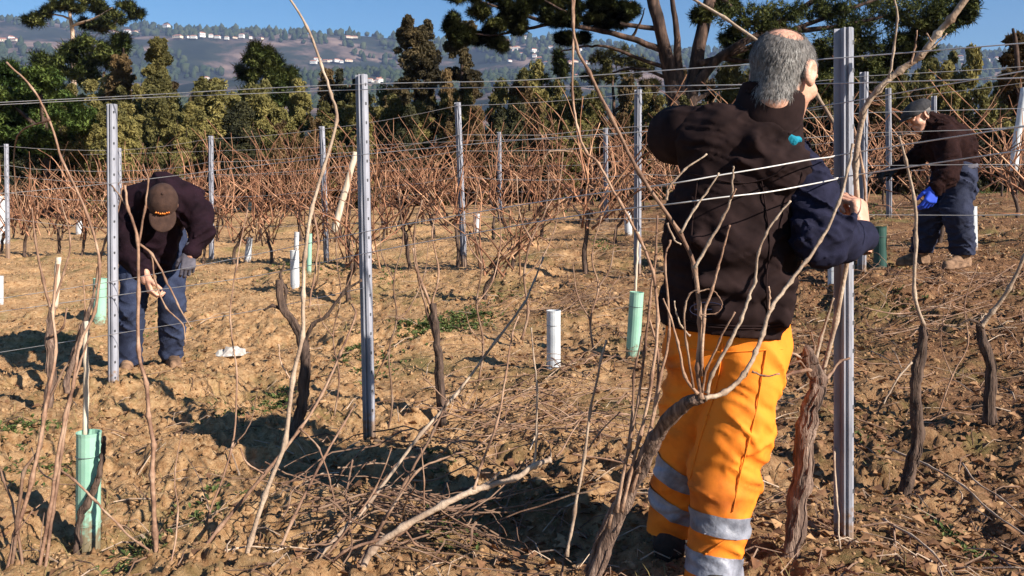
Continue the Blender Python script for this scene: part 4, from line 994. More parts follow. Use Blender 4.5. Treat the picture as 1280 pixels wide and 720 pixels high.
def shrubs():
    var = []
    for k, (lm, sz) in enumerate((('leaf_olive', .045), ('leaf_brown', .044), ('leaf_shade', .05), ('leaf_olive', .048))):
        root = thing('shrub', 'x', 'shrub', (0,0,0))
        rnd = random.Random(60+k); cl = []
        for i in range(16):
            a = rnd.random()*6.28; t = rnd.random(); r = 0.35 + 1.45*rnd.random()**.5*(0.9-0.55*t)
            cl.append((math.cos(a)*r*.8, math.sin(a)*r*.6, 0.7 + t*2.1, rnd.uniform(.1,.2), rnd.uniform(.1,.2), rnd.uniform(.35,.7)))
            r = 0.95*(1-0.5*t)
            cl.append((math.cos(a)*r*0.75, math.sin(a)*r*0.6, 0.35+t*1.8, .38, .38, .38))
        v, f = foliage(cl, sz, 'leaf', 190, 10, 1.0, 70+k, -0.4)
        mesh('foliage', v, f, M[lm], root)
        b = MB()
        for i in range(7):
            a = rnd.random()*6.28; e = np.array([math.cos(a)*.8, math.sin(a)*.6, 1.5+rnd.random()*1.1])
            MB().tube(cane_pts([(0,0,-.2), e*np.array([.35,.35,.5]), e], .02, 4, 80+i), [.03,.008], 5).build('stem', M['trunk_pine'], root)
        var.append(root)
    tops_x = [-60, 0, 120, 240, 300, 420, 470, 600, 640, 720, 830, 900, 1000, 1090, 1120, 1180, 1200, 1240, 1320]
    tops_y = [150, 150, 122, 112, 116, 118, 125, 112, 112, 118, 122, 90, 80, 88, 88, 92, 112, 118, 120]
    words = 'first second third fourth fifth sixth seventh eighth ninth tenth eleventh twelfth thirteenth fourteenth fifteenth sixteenth seventeenth eighteenth nineteenth twentieth'.split()
    kinds = ['olive shrub', 'brownish shrub', 'shade-dark shrub', 'olive shrub']
    for ri, (Y0, n, drop) in enumerate(((24.5, 20, 22), (29, 19, -4), (34, 18, -16))):
        for i in range(n):
            px = -50 + 1390*(i + 0.5*(ri % 2) + random.uniform(-.25,.25))/n
            Y = Y0 + random.uniform(-.8,.8) - (px-640)/640*2.5
            x = (px-640)*Y/F; z = G(x, Y) - 0.15
            top = np.interp(px, tops_x, tops_y) + drop + random.uniform(-8, 14)
            h = (CH - (top-HZ)*Y/F) - z
            wpx = 1390/n*random.uniform(.85,1.25); w = wpx*Y/F/1.7
            k = random.choice((0,0,1,3)) if ri else random.choice((0,2,3,2,1))
            dup(var[k], (x, Y, z), random.random()*6.28, (w, w, h/2.95),
                '%s in the %s line behind the vines, %s from the left' % (kinds[k], ('front','middle','back')[ri], words[i]), 'shrubs behind the vine rows')
    for p in var:
        for ch in list(p.children): bpy.data.objects.remove(ch)
        bpy.data.objects.remove(p)
shrubs()
# ---------------------------------------------------------------- people: smooth-blended distance fields turned into meshes
class Sdf:
    def __init__(s, lo, hi, h):
        s.lo = np.array(lo, float); s.h = h
        s.n = np.ceil((np.array(hi, float) - s.lo)/h).astype(int) + 1
        s.ax = [s.lo[i] + h*np.arange(s.n[i]) for i in range(3)]
        s.D = np.full(s.n, 9.0, np.float32)
    def win(s, lo, hi):
        a = np.clip(np.floor((np.array(lo)-s.lo)/s.h).astype(int), 0, s.n); b = np.clip(np.ceil((np.array(hi)-s.lo)/s.h).astype(int)+1, 0, s.n)
        sl = tuple(slice(a[i], b[i]) for i in range(3))
        return sl, s.ax[0][sl[0]][:,None,None], s.ax[1][sl[1]][None,:,None], s.ax[2][sl[2]][None,None,:]
    def put(s, sl, d, k, op):
        c = s.D[sl]
        if c.size == 0: return
        if op == 'add': t = np.maximum(k-np.abs(c-d), 0)/k if k > 0 else 0; s.D[sl] = np.minimum(c, d) - (t*t*k*.25 if k > 0 else 0)
        else: d = -d; t = np.maximum(k-np.abs(c-d), 0)/k; s.D[sl] = np.maximum(c, d) + t*t*k*.25
    def cap(s, a, b, ra, rb=None, k=.03, op='add', sq=None):
        a, b = np.array(tuple(a), float), np.array(tuple(b), float); rb = ra if rb is None else rb
        m = max(ra, rb) + max(k, 3*s.h) + .02
        sl, X, Y, Z = s.win(np.minimum(a, b)-m, np.maximum(a, b)+m)
        px, py, pz = X-a[0], Y-a[1], Z-a[2]; ba = b-a
        if sq is not None:      # squash: distances along this axis count more
            ax = np.array(tuple(sq[0]), float); ax /= np.linalg.norm(ax); e = sq[1]-1
            dt = (px*ax[0]+py*ax[1]+pz*ax[2])*e; px, py, pz = px+ax[0]*dt, py+ax[1]*dt, pz+ax[2]*dt
            ba = ba + ax*np.dot(ba, ax)*e
        L = max(np.dot(ba, ba), 1e-9); t = np.clip((px*ba[0]+py*ba[1]+pz*ba[2])/L, 0, 1)
        d = np.sqrt((px-ba[0]*t)**2 + (py-ba[1]*t)**2 + (pz-ba[2]*t)**2) - (ra + (rb-ra)*t)
        s.put(sl, d.astype(np.float32), k, op)
    def chain(s, pts, rs, k=.03, op='add', sq=None):
        for i in range(len(pts)-1): s.cap(pts[i], pts[i+1], rs[i], rs[i+1], k, op, sq)
    def ell(s, c, r, k=.02, op='add', R=None):
        c, r = np.array(tuple(c), float), np.array(r, float); m = r.max() + max(k, 3*s.h) + .01
        sl, X, Y, Z = s.win(c-m, c+m); X, Y, Z = X-c[0], Y-c[1], Z-c[2]
        if R is not None:
            R = np.array(R); X, Y, Z = X*R[0,0]+Y*R[1,0]+Z*R[2,0], X*R[0,1]+Y*R[1,1]+Z*R[2,1], X*R[0,2]+Y*R[1,2]+Z*R[2,2]
        k0 = np.sqrt((X/r[0])**2 + (Y/r[1])**2 + (Z/r[2])**2); k1 = np.sqrt((X/r[0]**2)**2 + (Y/r[1]**2)**2 + (Z/r[2]**2)**2)
        d = k0*(k0-1)/np.maximum(k1, 1e-6)
        s.put(sl, d.astype(np.float32), k, op)
    def plane(s, c, n):      # keep the side against the normal
        n = np.array(tuple(n), float); n /= np.linalg.norm(n)
        d = (s.ax[0]-c[0])[:,None,None]*n[0] + (s.ax[1]-c[1])[None,:,None]*n[1] + (s.ax[2]-c[2])[None,None,:]*n[2]
        s.D = np.maximum(s.D, d.astype(np.float32))
    def wrinkle(s, amp, fx, fy, fz, seed=0):
        X, Y, Z = s.ax[0][:,None,None], s.ax[1][None,:,None], s.ax[2][None,None,:]
        near = np.abs(s.D) < 0.03 + amp
        i = np.nonzero(near)
        x, y, z = s.ax[0][i[0]], s.ax[1][i[1]], s.ax[2][i[2]]
        w = vn(x*fx+seed*3.3+z*fx*.5, y*fy+seed, z*fz+x*fz*0.35+vn(x*9,y*9,z*4+seed)*1.2)
        s.D[near] += (amp*2*w).astype(np.float32)
    def folds(s, amp, lx, lz, tilt=0.5, seed=0, k=2.0):
        near = np.abs(s.D) < 0.04; i = np.nonzero(near)
        x, y, z = s.ax[0][i[0]], s.ax[1][i[1]], s.ax[2][i[2]]
        w = vn(x/.13+seed, y/.13, z/.10+seed*2)*1.1
        n = vn((x+y*.5)/lx + seed*5.1 + w, (y-x*.3)/lx + seed, (z + tilt*(x+y*.4))/lz + w + seed*1.7)
        m = np.clip(vn(x/.16+seed*2.2, y/.16+4, z/.2+seed)*2.4+.55, 0, 1)
        s.D[near] -= (amp*m*np.maximum(1-np.abs(n*2)*k*1.2, 0)).astype(np.float32)
    def mesh(s):
        D = s.D; sg = D < 0
        nx, ny, nz = D.shape
        idx = np.full((nx-1, ny-1, nz-1), -1, np.int64)
        cnt = np.zeros((nx-1, ny-1, nz-1), np.int8)
        for a in (0,1):
            for b in (0,1):
                for c in (0,1): cnt += sg[a:nx-1+a, b:ny-1+b, c:nz-1+c]
        act = (cnt > 0) & (cnt < 8); I = np.argwhere(act); idx[act] = np.arange(len(I))
        acc = np.zeros((len(I), 3)); num = np.zeros(len(I))
        cor = [(a,b,c) for a in (0,1) for b in (0,1) for c in (0,1)]
        val = {q: D[I[:,0]+q[0], I[:,1]+q[1], I[:,2]+q[2]].astype(float) for q in cor}
        for p in cor:
            for a in range(3):
                if p[a] == 0:
                    q = list(p); q[a] = 1; q = tuple(q); v0, v1 = val[p], val[q]; m = (v0 < 0) != (v1 < 0)
                    t = np.where(m, v0/np.where(m, v0-v1, 1), 0); w = np.array(p, float)[None].repeat(len(I), 0); w[:,a] = t
                    acc[m] += w[m]; num[m] += 1
        V = s.lo + (I + acc/np.maximum(num,1)[:,None])*s.h
        fs = []
        for a in range(3):
            sh0 = [slice(None)]*3; sh1 = [slice(None)]*3; sh0[a] = slice(0,-1); sh1[a] = slice(1,None)
            m = sg[tuple(sh0)] != sg[tuple(sh1)]
            b, c = (a+1)%3, (a+2)%3
            E = np.argwhere(m); E = E[(E[:,b] > 0) & (E[:,c] > 0) & (E[:,b] < D.shape[b]-1) & (E[:,c] < D.shape[c]-1)]
            fl = sg[E[:,0], E[:,1], E[:,2]]
            def cell(db, dc):
                q = E.copy(); q[:,b] += db; q[:,c] += dc; return idx[q[:,0], q[:,1], q[:,2]]
            Q = np.stack([cell(-1,-1), cell(0,-1), cell(0,0), cell(-1,0)], 1)
            Q[~fl] = Q[~fl][:, ::-1]; fs.append(Q)
        Fq = np.concatenate(fs); Fq = Fq[(Fq >= 0).all(1)]
        return V, Fq

def seam(s, paths, m, parent, r=.0016, lift=.0008, Y0=2.5, Y1=2.95):
    """stitched seam lines: pixel paths dropped on the surface of a field along the line of sight"""
    for path in paths:
        out = []
        for q in spline([np.array((a, b, 0.0)) for a, b in path], 7):
            for Y in np.arange(Y0, Y1, .002):
                p = np.array(tuple(P(q[0], q[1], Y))); i = np.round((p - s.lo)/s.h).astype(int)
                if (i >= 0).all() and (i < s.n).all() and s.D[tuple(i)] < .001:
                    out.append(tuple(P(q[0], q[1], Y - lift))); break
        if len(out) > 3:
            o = np.array(out); o[1:-1] = (o[:-2] + o[1:-1]*2 + o[2:])/4
            MB().tube(o, r, 5, False).build('seam', m, parent)
def xf(V, Mx): return V @ np.array(Mx.to_3x3()).T + np.array(Mx.translation)
def frame(fwd, up, loc, sc=1.0):
    f = Vector(fwd).normalized(); r = f.cross(Vector(up)).normalized(); u = r.cross(f)
    m = Matrix(((r.x, f.x, u.x, 0), (r.y, f.y, u.y, 0), (r.z, f.z, u.z, 0), (0,0,0,1)))
    return Matrix.Translation(Vector(loc)) @ m.to_4x4() @ Matrix.Scale(sc, 4)
def join(parts):
    V, Fq, n = [], [], 0
    for v, f in parts: V.append(v); Fq.append(f + n); n += len(v)
    return np.concatenate(V), np.concatenate(Fq)

def head_mesh(h=.004):
    s = Sdf((-.11,-.13,-.2), (.11,.15,.14), h)
    s.ell((0,-.012,.035), (.076,.098,.083), .02)
    s.cap((0,.03,-.03), (0,.05,-.082), .056, .034, .03)
    s.cap((-.03,.03,-.05), (-.014,.06,-.088), .035, .026, .02); s.cap((.03,.03,-.05), (.014,.06,-.088), .035, .026, .02)
    for sx in (-1,1):
        s.ell((sx*.042,.062,-.022), (.026,.026,.024), .02)
        s.ell((sx*.034,.098,.012), (.02,.014,.012), .012, 'sub')
        s.ell((sx*.033,.085,.010), (.0135,.0135,.0125), .003)
        s.cap((sx*.018,.09,.027), (sx*.05,.076,.026), .010, .008, .012)
        R = Matrix.Rotation(sx*-.35, 3, 'Z')
        s.ell((sx*.082,-.012,.002), (.010,.021,.033), .006, R=R); s.ell((sx*.091,-.008,.004), (.007,.011,.019), .005, 'sub', R=R)
        s.ell((sx*.082,-.005,-.026), (.008,.01,.011), .008)
        s.ell((sx*.009,.098,-.024), (.008,.009,.007), .008)
    s.cap((0,.088,.018), (0,.113,-.02), .009, .0125, .012)
    s.cap((-.017,.087,-.05), (.017,.087,-.05), .0075, .0075, .01); s.cap((-.015,.085,-.062), (.015,.085,-.062), .008, .008, .01)
    s.cap((-.022,.096,-.0555), (.022,.096,-.0555), .0025, .0025, .003, 'sub')
    s.cap((0,-.03,-.04), (0,-.035,-.085), .058, .054, .03)
    return s.mesh()
HEAD = head_mesh()
def hand_mesh(curl=(60,75,45), thumb=(0.6,0.75,-0.35), side=1, spread=0.06, h=.003):
    s = Sdf((-.09,-.06,-.12), (.09,.22,.06), h)
    xs = (.031,.0105,-.0105,-.030); ln = ((.042,.026,.02),(.047,.029,.021),(.043,.027,.02),(.034,.021,.018)); by = (.086,.09,.086,.078)
    s.cap((0,-.05,0), (0,.0,0), .027, .03, .02, sq=((0,0,1),1.25))
    for i in range(4):
        s.cap((xs[i]*.55,.0,0), (xs[i],by[i],0), .0165, .0125, .016)
        p = np.array((xs[i], by[i], 0.0)); a = 0.0
        for j in range(3):
            a += math.radians(curl[j] + (i-1.5)*4); r = .0105 - .0012*j - (.001 if i == 3 else 0)
            d = np.array((spread*(1.5-i)*(1 if j == 0 else .3)*.6, math.cos(a), -math.sin(a))); q = p + d*ln[i][j]*1.05
            s.cap(p, q, r, r*.88, .002); p = q
    p = np.array((.026,.018,-.006)); d = np.array(thumb, float); d /= np.linalg.norm(d)
    q = p + d*.042; s.cap(p, q, .016, .0125, .014)
    d2 = d + np.array((-.35,.25,-.3)); d2 /= np.linalg.norm(d2); q2 = q + d2*.032; s.cap(q, q2, .012, .0105, .004)
    d3 = d2 + np.array((-.3,.1,-.25)); d3 /= np.linalg.norm(d3); s.cap(q2, q2+d3*.024, .0105, .0085, .003)
    V, Fq = s.mesh()
    if side < 0: V = V*np.array((-1,1,1)); Fq = Fq[:, ::-1]
    return V, Fq
def put_hand(wrist, fdir, back, side, curl, sc=1.05, thumb=(0.6,0.75,-0.35)):
    V, Fq = hand_mesh(curl, thumb, side)
    return xf(V, frame(fdir, back, wrist, sc)), Fq
def solid(name, V, Fq, m, parent, smooth=True): return mesh(name, V, Fq, m, parent, smooth)
def band(name, V, Fq, m, parent, planes, off=.004):
    """a strip of cloth cut from a garment between two planes and laid just over it"""
    bm = bmesh.new(); vs = [bm.verts.new(q) for q in V]
    for q in Fq:
        try: bm.faces.new([vs[i] for i in q])
        except ValueError: pass
    bm.normal_update()
    for c, n in planes:
        bmesh.ops.bisect_plane(bm, geom=bm.verts[:]+bm.edges[:]+bm.faces[:], dist=1e-5, plane_co=Vector(c), plane_no=Vector(n), clear_outer=True)
    bm.normal_update()
    for v in bm.verts: v.co += v.normal*off
    me = bpy.data.meshes.new(name); 
    loc = np.array(parent.location) + (np.array(parent.parent.location) if parent.parent else 0)
    for v in bm.verts: v.co -= Vector(loc)
    bm.to_mesh(me); bm.free(); me.materials.append(m)
    me.polygons.foreach_set('use_smooth', np.ones(len(me.polygons), bool))
    o = bpy.data.objects.new(name, me); C.objects.link(o); o.parent = parent
    return o
def boot(s, ankle, heel, toe, r=.05, k=.025, top=.16):
    a, h, t = (np.array(tuple(q), float) for q in (ankle, heel, toe))
    s.cap(a + (0,0,top-.05), a, r*1.12, r*1.0, k)
    s.cap(a, h + (0,0,r*.75), r*1.0, r*.8, k); s.cap(h + (0,0,r*.75), t + (0,0,r*.62), r*.8, r*.72, k)
    s.cap((h+t)/2 + (0,0,r*1.1), t*.75+h*.25 + (0,0,r*.95), r*.85, r*.6, k)
    s.cap(h + (0,0,.012), t + (0,0,.012), r*.85, r*.85, .008, sq=((0,0,1),2.5))

# ================= the man in the orange trousers
def big_man():
    root = thing('person', 'man in orange reflective work trousers and dark vest gripping a steel post', 'person', P(885, 735, 2.8), None)
    V = lambda x, y, Y: P(x, y, Y)
    YA = (0,1,0)
    # ---- skin
    HM = frame((.66,.68,-.26), (.10,.06,1), V(979,95,2.80), 1.2)
    hd = xf(HEAD[0], HM)
    body = Sdf(V(800,440,2.75)-Vector((.06,.45,1.05)), V(1110,120,3.3)+Vector((.05,.1,.1)), .012)
    body.chain([V(908,420,2.84), V(915,300,2.83), V(930,215,2.84), V(962,150,2.82), V(972,125,2.82)], [.09,.10,.09,.055,.062], .05)
    body.chain([V(985,195,2.82), V(1022,300,2.7), V(1077,292,2.83)], [.055,.045,.034], .04)
    body.chain([V(905,165,2.82), V(850,168,2.95), V(905,195,3.18)], [.055,.045,.03], .04)
    body.chain([V(880,430,2.90), V(868,530,2.95), V(853,600,2.97), V(842,690,2.98)], [.08,.065,.05,.045], .04); body.chain([V(934,430,2.85), V(925,530,2.80), V(908,610,2.76), V(895,720,2.73)], [.08,.065,.05,.045], .04)
    hr = put_hand(V(1077,291,2.83), (.02,.30,.95), (.72,-.66,.18), 1, (55,85,55), 1.15, (.35,.85,-.45))
    hl = put_hand(V(905,195,3.18), (.7,.5,.2), (0,.3,.9), -1, (40,50,30), 1.05)
    b = solid('body', *join([body.mesh(), (hd, HEAD[1]), hr, hl]), M['skin'], root)
    # ---- trousers
    t = Sdf(V(790,750,2.8)-Vector((.05,.3,0)), V(1000,365,2.9)+Vector((.05,.3,.1)), .0075)
    t.cap(V(878,440,2.86), V(938,440,2.83), .116, .116, .06, sq=(YA,1.1))
    t.cap(V(880,372,2.86), V(938,374,2.84), .105, .105, .06, sq=(YA,1.05)); t.cap(V(880,410,2.86), V(936,412,2.84), .112, .112, .06, sq=(YA,1.05)); base = t.D.copy()
    t.chain([V(880,450,2.89), V(868,530,2.93), V(853,600,2.95), V(839,668,2.98)], [.112,.096,.086,.082], .04); dl = t.D; t.D = base
    t.chain([V(934,450,2.82), V(919,530,2.78), V(903,610,2.75), V(891,722,2.72)], [.116,.097,.089,.084], .04)
    t.D = np.minimum(t.D, dl)
    # long diagonal and stacked folds
    t.wrinkle(.009, 5, 5, 11, 1); t.folds(.014, .30, .075, .8, 3); t.folds(.012, .24, .06, -.7, 5); t.folds(.006, .10, .03, .5, 7, 1.8)
    lc, lt = V(840,668,2.95), V(856,600,2.9); rc, rt = V(893,720,2.72), V(908,610,2.75)
    t.plane(V(848,672,2.95), (lc-lt)*1.0) if False else None
    Vt, Ft = t.mesh()
    # cut the cuffs and waist square
    bm = bmesh.new(); vs = [bm.verts.new(q) for q in Vt]
    for q in Ft:
        try: bm.faces.new([vs[i] for i in q])
        except ValueError: pass
    bmesh.ops.bisect_plane(bm, geom=bm.verts[:]+bm.edges[:]+bm.faces[:], dist=1e-5, plane_co=V(840,372,2.8), plane_no=(0,0,1), clear_outer=True)
    left = lambda p: p.x < (-.0 + V(868,690,2.85).x)
    bm.verts.ensure_lookup_table()
    zl = V(840,670,2.93).z
    kill = [f_ for f_ in bm.faces if f_.calc_center_median().z < zl - 0.02*0 and f_.calc_center_median().y > 2.835 and f_.calc_center_median().x < V(872,690,2.85).x]
    bmesh.ops.delete(bm, geom=kill, context='FACES')
    bmesh.ops.bisect_plane(bm, geom=bm.verts[:]+bm.edges[:]+bm.faces[:], dist=1e-5, plane_co=V(893,734,2.72), plane_no=(0,0,-1), clear_outer=True)
    bm.verts.index_update(); bm.verts.ensure_lookup_table()
    bmesh.ops.triangulate(bm, faces=bm.faces[:])
    Vt = np.array([v.co[:] for v in bm.verts]); Ft = np.array([[v.index for v in f_.verts] for f_ in bm.faces]); bm.free()
    tr = solid('trousers', Vt, Ft, M['orange'], root)
    seam(t, [[(903,428),(899,462),(890,500),(884,520)], [(958,438),(944,520),(926,590),(916,640)], [(850,432),(900,440),(978,436)], [(884,520),(872,560),(862,600)], [(905,676),(888,688),(880,694)]], M['orange'], tr, .0026, .0035)
    ld = (lc-lt).normalized(); rd = (rc-rt).normalized()
    sep = Vector((1, -.55, 0)).normalized(); sp = V(866,640,2.83)
    for (y0, y1) in ((585,611),(635,658)):
        band('reflective_band', Vt, Ft, M['reflective'], tr, [(V(838,y0,2.85), tuple(-(ld+Vector((-.18,0,0))))), (V(838,y1,2.85), tuple(ld+Vector((-.18,0,0)))), (sp, tuple(sep))])
    for (y0, y1) in ((645,671),(696,724)):
        band('reflective_band', Vt, Ft, M['reflective'], tr, [(V(895,y0,2.65), tuple(-(rd+Vector((.03,0,0))))), (V(895,y1,2.65), tuple(rd+Vector((.03,0,0)))), (sp, tuple(-sep))])
    # ---- boots
    for (an, he, to) in ((V(842,690,2.96), (V(842,690,2.9).x-.01, 2.93, 0.0), (V(838,690,3.1).x, 3.14, 0.0)), (V(895,724,2.73), (V(893,735,2.68).x, 2.66, -.01), (V(915,735,2.88).x, 2.90, -.01))):
        bt = Sdf(np.array(tuple(an))-.3, np.array(tuple(an))+.3, .008)
        boot(bt, an, he, to, .056, .03, .18); bt.wrinkle(.005, 20, 20, 40, 4)
        solid('boot', *bt.mesh(), M['boot_dark'], root)
    # ---- vest
    v = Sdf(V(800,450,2.8)-Vector((.03,.3,0)), V(1020,110,2.8)+Vector((.05,.4,.03)), .0075)
    v.cap(V(908,385,2.83), V(914,300,2.82), .180, .186, .05, sq=(YA,1.30))
    v.cap(V(906,430,2.83), V(907,380,2.83), .178, .180, .05, sq=(YA,1.25))
    v.cap(V(914,300,2.82), V(920,235,2.82), .188, .186, .08, sq=(YA,1.32))
    v.cap(V(895,178,2.83), V(975,205,2.80), .105, .095, .07, sq=(YA,1.0))
    v.cap(V(900,162,2.83), V(872,168,2.88), .085, .078, .05)          # cap of the raised shoulder
    v.chain([V(940,190,2.81), V(955,165,2.81), V(960,152,2.81)], [.12,.098,.085], .05)
    v.chain([V(962,160,2.81), V(972,112,2.805)], [.070,.092], .012, 'sub')  # open collar
    for (a, b_, r) in (((905,318),(985,350),.014),((912,290),(968,328),.013),((880,352),(985,374),.014),((930,366),(985,352),.012),((895,392),(975,398),.012),((940,180),(985,218),.014),((925,200),(985,228),.010),((870,300),(905,330),.012)):
        v.cap(V(*a,2.668), V(*b_,2.692), r, r*.7, .035)
    v.chain([V(885,218,2.66), V(925,228,2.655), V(965,222,2.66), V(990,205,2.70)], [.004]*4, .006, 'sub')   # yoke seam
    v.chain([V(955,225,2.655), V(962,300,2.66), V(958,395,2.67)], [.003]*3, .005, 'sub')
    v.chain([V(838,392,2.74), V(880,402,2.68), V(940,402,2.675), V(984,396,2.74)], [.004]*4, .006, 'sub')   # hem channel
    v.wrinkle(.012, 5, 5, 10, 7); v.folds(.024, .22, .06, -.45, 8); v.folds(.014, .13, .04, -.4, 9, 1.5); v.folds(.007, .07, .02, .5, 10, 1.5)
    v.plane(V(909,421,2.68), (-.10,-.02,-1))
    Vv, Fv = v.mesh()
    ve = solid('vest', Vv, Fv, M['vest'], root)
    seam(v, [[(852,214),(885,222),(925,229),(962,222),(984,206)], [(952,226),(962,300),(958,350),(960,402)], [(872,222),(864,300),(868,396)], [(838,396),(880,405),(940,408),(980,406)], [(838,399),(880,408),(940,411),(980,409)]], M['vest'], ve, .0026, .003)
    # collar band standing round the neck
    c = Sdf(V(915,185,2.7)-Vector((.02,.1,.02)), V(1010,90,2.95)+Vector((.05,.1,.03)), .006)
    c.chain([V(954,168,2.81), V(964,122,2.80)], [.116,.103], .02); c.chain([V(955,165,2.81), V(969,98,2.80)], [.100,.092], .008, 'sub')
    c.plane(V(960,120,2.72), (-.42,-.25,1)) if False else c.plane(V(957,101,2.72), (.30,.22,1)); c.plane(V(956,178,2.78), (-.1,0,-1)); c.wrinkle(.004, 10, 10, 25, 9)
    solid('collar', *c.mesh(), M['vest'], ve)
    em = MB()
    pts = [V(884 + 22*math.cos(a), 387 + 9*math.sin(a), 2.667) for a in np.linspace(0, 2*math.pi, 25)]
    em.tube(pts, .0018, 4).tube([V(868,387,2.664), V(900,387,2.664)], .0022, 4)
    em.build('embroidered_emblem', M['navy'], ve)
    # ---- sleeves
    s = Sdf(V(1000,345,2.6)-Vector((.12,.08,.05)), V(1095,180,2.95)+Vector((.03,.05,.05)), .0065)
    s.chain([V(990,208,2.82), V(1013,250,2.77), V(1024,298,2.69)], [.080,.074,.068], .04)
    s.chain([V(1024,298,2.69), V(1050,300,2.75), V(1075,297,2.82)], [.068,.060,.050], .03)
    for (a, b_, r) in (((1015,318),(1055,322),.012),((1000,285),(1030,262),.012),((1005,300),(1045,285),.012),((1050,318),(1068,270),.010)):
        s.cap(V(*a,2.64), V(*b_,2.66), r, r*.6, .03)
    s.wrinkle(.009, 8, 8, 12, 11); s.folds(.016, .12, .04, .8, 12); s.folds(.008, .08, .025, -.5, 13)
    s.plane(V(1079,284,2.83), (.2,.2,.96)) if False else None
    solid('sleeve', *s.mesh(), M['navy'], root)
    s = Sdf(V(800,220,2.7)-Vector((.03,.1,.03)), V(920,110,3.3)+Vector((.03,.05,.05)), .008)
    s.chain([V(905,166,2.84), V(862,168,2.90), V(846,169,2.98)], [.085,.090,.088], .04); s.chain([V(846,169,2.98), V(900,192,3.16)], [.085,.055], .03)
    s.wrinkle(.012, 9, 9, 14, 13); s.folds(.016, .10, .04, .8, 14); s.folds(.009, .08, .03, -.6, 15)
    solid('sleeve', *s.mesh(), M['vest'], root)
    s = Sdf(V(960,195,2.64)-Vector((.02,.08,.02)), V(1010,155,2.85)+Vector((.02,.08,.02)), .004)
    s.cap(V(979,169,2.715), V(990,176,2.722), .013, .015, .01); s.cap(V(990,176,2.722), V(997,174,2.74), .014, .010, .01); s.cap(V(979,169,2.715), V(974,160,2.72), .010, .012, .01); s.wrinkle(.006, 30, 30, 40, 14)
    solid('neck_scarf', *s.mesh(), M['teal'], root)
    # ---- hair: short grey strands over the scalp, thin on the crown
    def hairmask(p):      # local head coordinates
        x, y, z = p[:,0], p[:,1], p[:,2]
        line = np.interp(y, [-.12,-.04,-.012,.02,.05,.075,.11], [-.11,-.078,.02,.012,.03,.075,.2])
        return z - line
    hv = HEAD[0]; hf = HEAD[1]
    ctr = hv[hf].mean(1); nrm = np.cross(hv[hf[:,1]]-hv[hf[:,0]], hv[hf[:,2]]-hv[hf[:,0]]); nrm /= np.maximum(np.linalg.norm(nrm, axis=1, keepdims=True), 1e-9)
    ok = (hairmask(ctr) > 0) & (np.abs(ctr[:,0]) < .088) & ~((np.abs(ctr[:,0]) > .0765) & (np.abs(ctr[:,1]+.012) < .026) & (ctr[:,2] < .04))
    bald = np.exp(-(((ctr - np.array((.030,-.068,.100)))/np.array((.056,.052,.042)))**2).sum(1))
    bald = np.maximum(bald, 0.8*np.exp(-((ctr[:,0]/.05)**2 + ((ctr[:,1]-.05)/.04)**2))*(ctr[:,2] > .07))
    ids = np.nonzero(ok)[0]
    base = ids[bald[ids] < .42]
    lift = 0.0035
    vv = hv[hf[base]].reshape(-1,3) + np.repeat(nrm[base], 4, 0)*lift
    # shared underlayer
    nv = np.zeros_like(hv); 
    for j in range(4): np.add.at(nv, hf[:,j], nrm)
    nv /= np.maximum(np.linalg.norm(nv, axis=1, keepdims=True), 1e-9)
    used = np.unique(hf[base]); mp = -np.ones(len(hv), int); mp[used] = np.arange(len(used))
    edge = np.clip(hairmask(hv[used])/.012, 0, 1)[:,None]
    jit = vn(hv[used][:,0]*160, hv[used][:,1]*160, hv[used][:,2]*160)[:,None]*.004
    solid('hair', xf(hv[used] + nv[used]*(lift*edge + jit*edge), HM), mp[hf[base]], M['hairbase'], b)
    n = 9000
    pick = RNG.choice(ids, n, p=(1-0.93*bald[ids])/np.sum(1-0.93*bald[ids]))
    w = RNG.dirichlet((1,1,1,1), n); p0 = (hv[hf[pick]]*w[:,:,None]).sum(1); nn = nrm[pick]
    whorl = np.array((0.0,-.045,.115)); fl = p0 - whorl; fl[:,2] -= .03; fl -= nn*(fl*nn).sum(1, keepdims=True); fl /= np.maximum(np.linalg.norm(fl, axis=1, keepdims=True), 1e-9)
    fl += RNG.normal(size=(n,3))*.17
    L_ = (.010 + .012*RNG.random((n,1)))*(1 - .5*bald[pick][:,None]); sd = np.cross(fl, nn); sd /= np.maximum(np.linalg.norm(sd, axis=1, keepdims=True), 1e-9); sd *= .00042
    p1 = p0 + fl*L_*.55 + nn*L_*.26; p2 = p0 + fl*L_ + nn*L_*.24
    st = np.stack([p0-sd, p0+sd, p1+sd*.9, p1-sd*.9, p2+sd*.3, p2-sd*.3], 1).reshape(-1,3)
    k = (np.arange(n)*6)[:,None]; f = np.concatenate([k+np.array([[0,1,2,3]]), k+np.array([[3,2,4,5]])])
    kind(mesh('hair_strands', xf(st, HM), f, M['hair'], b), 'stuff')
    return root
big_man()

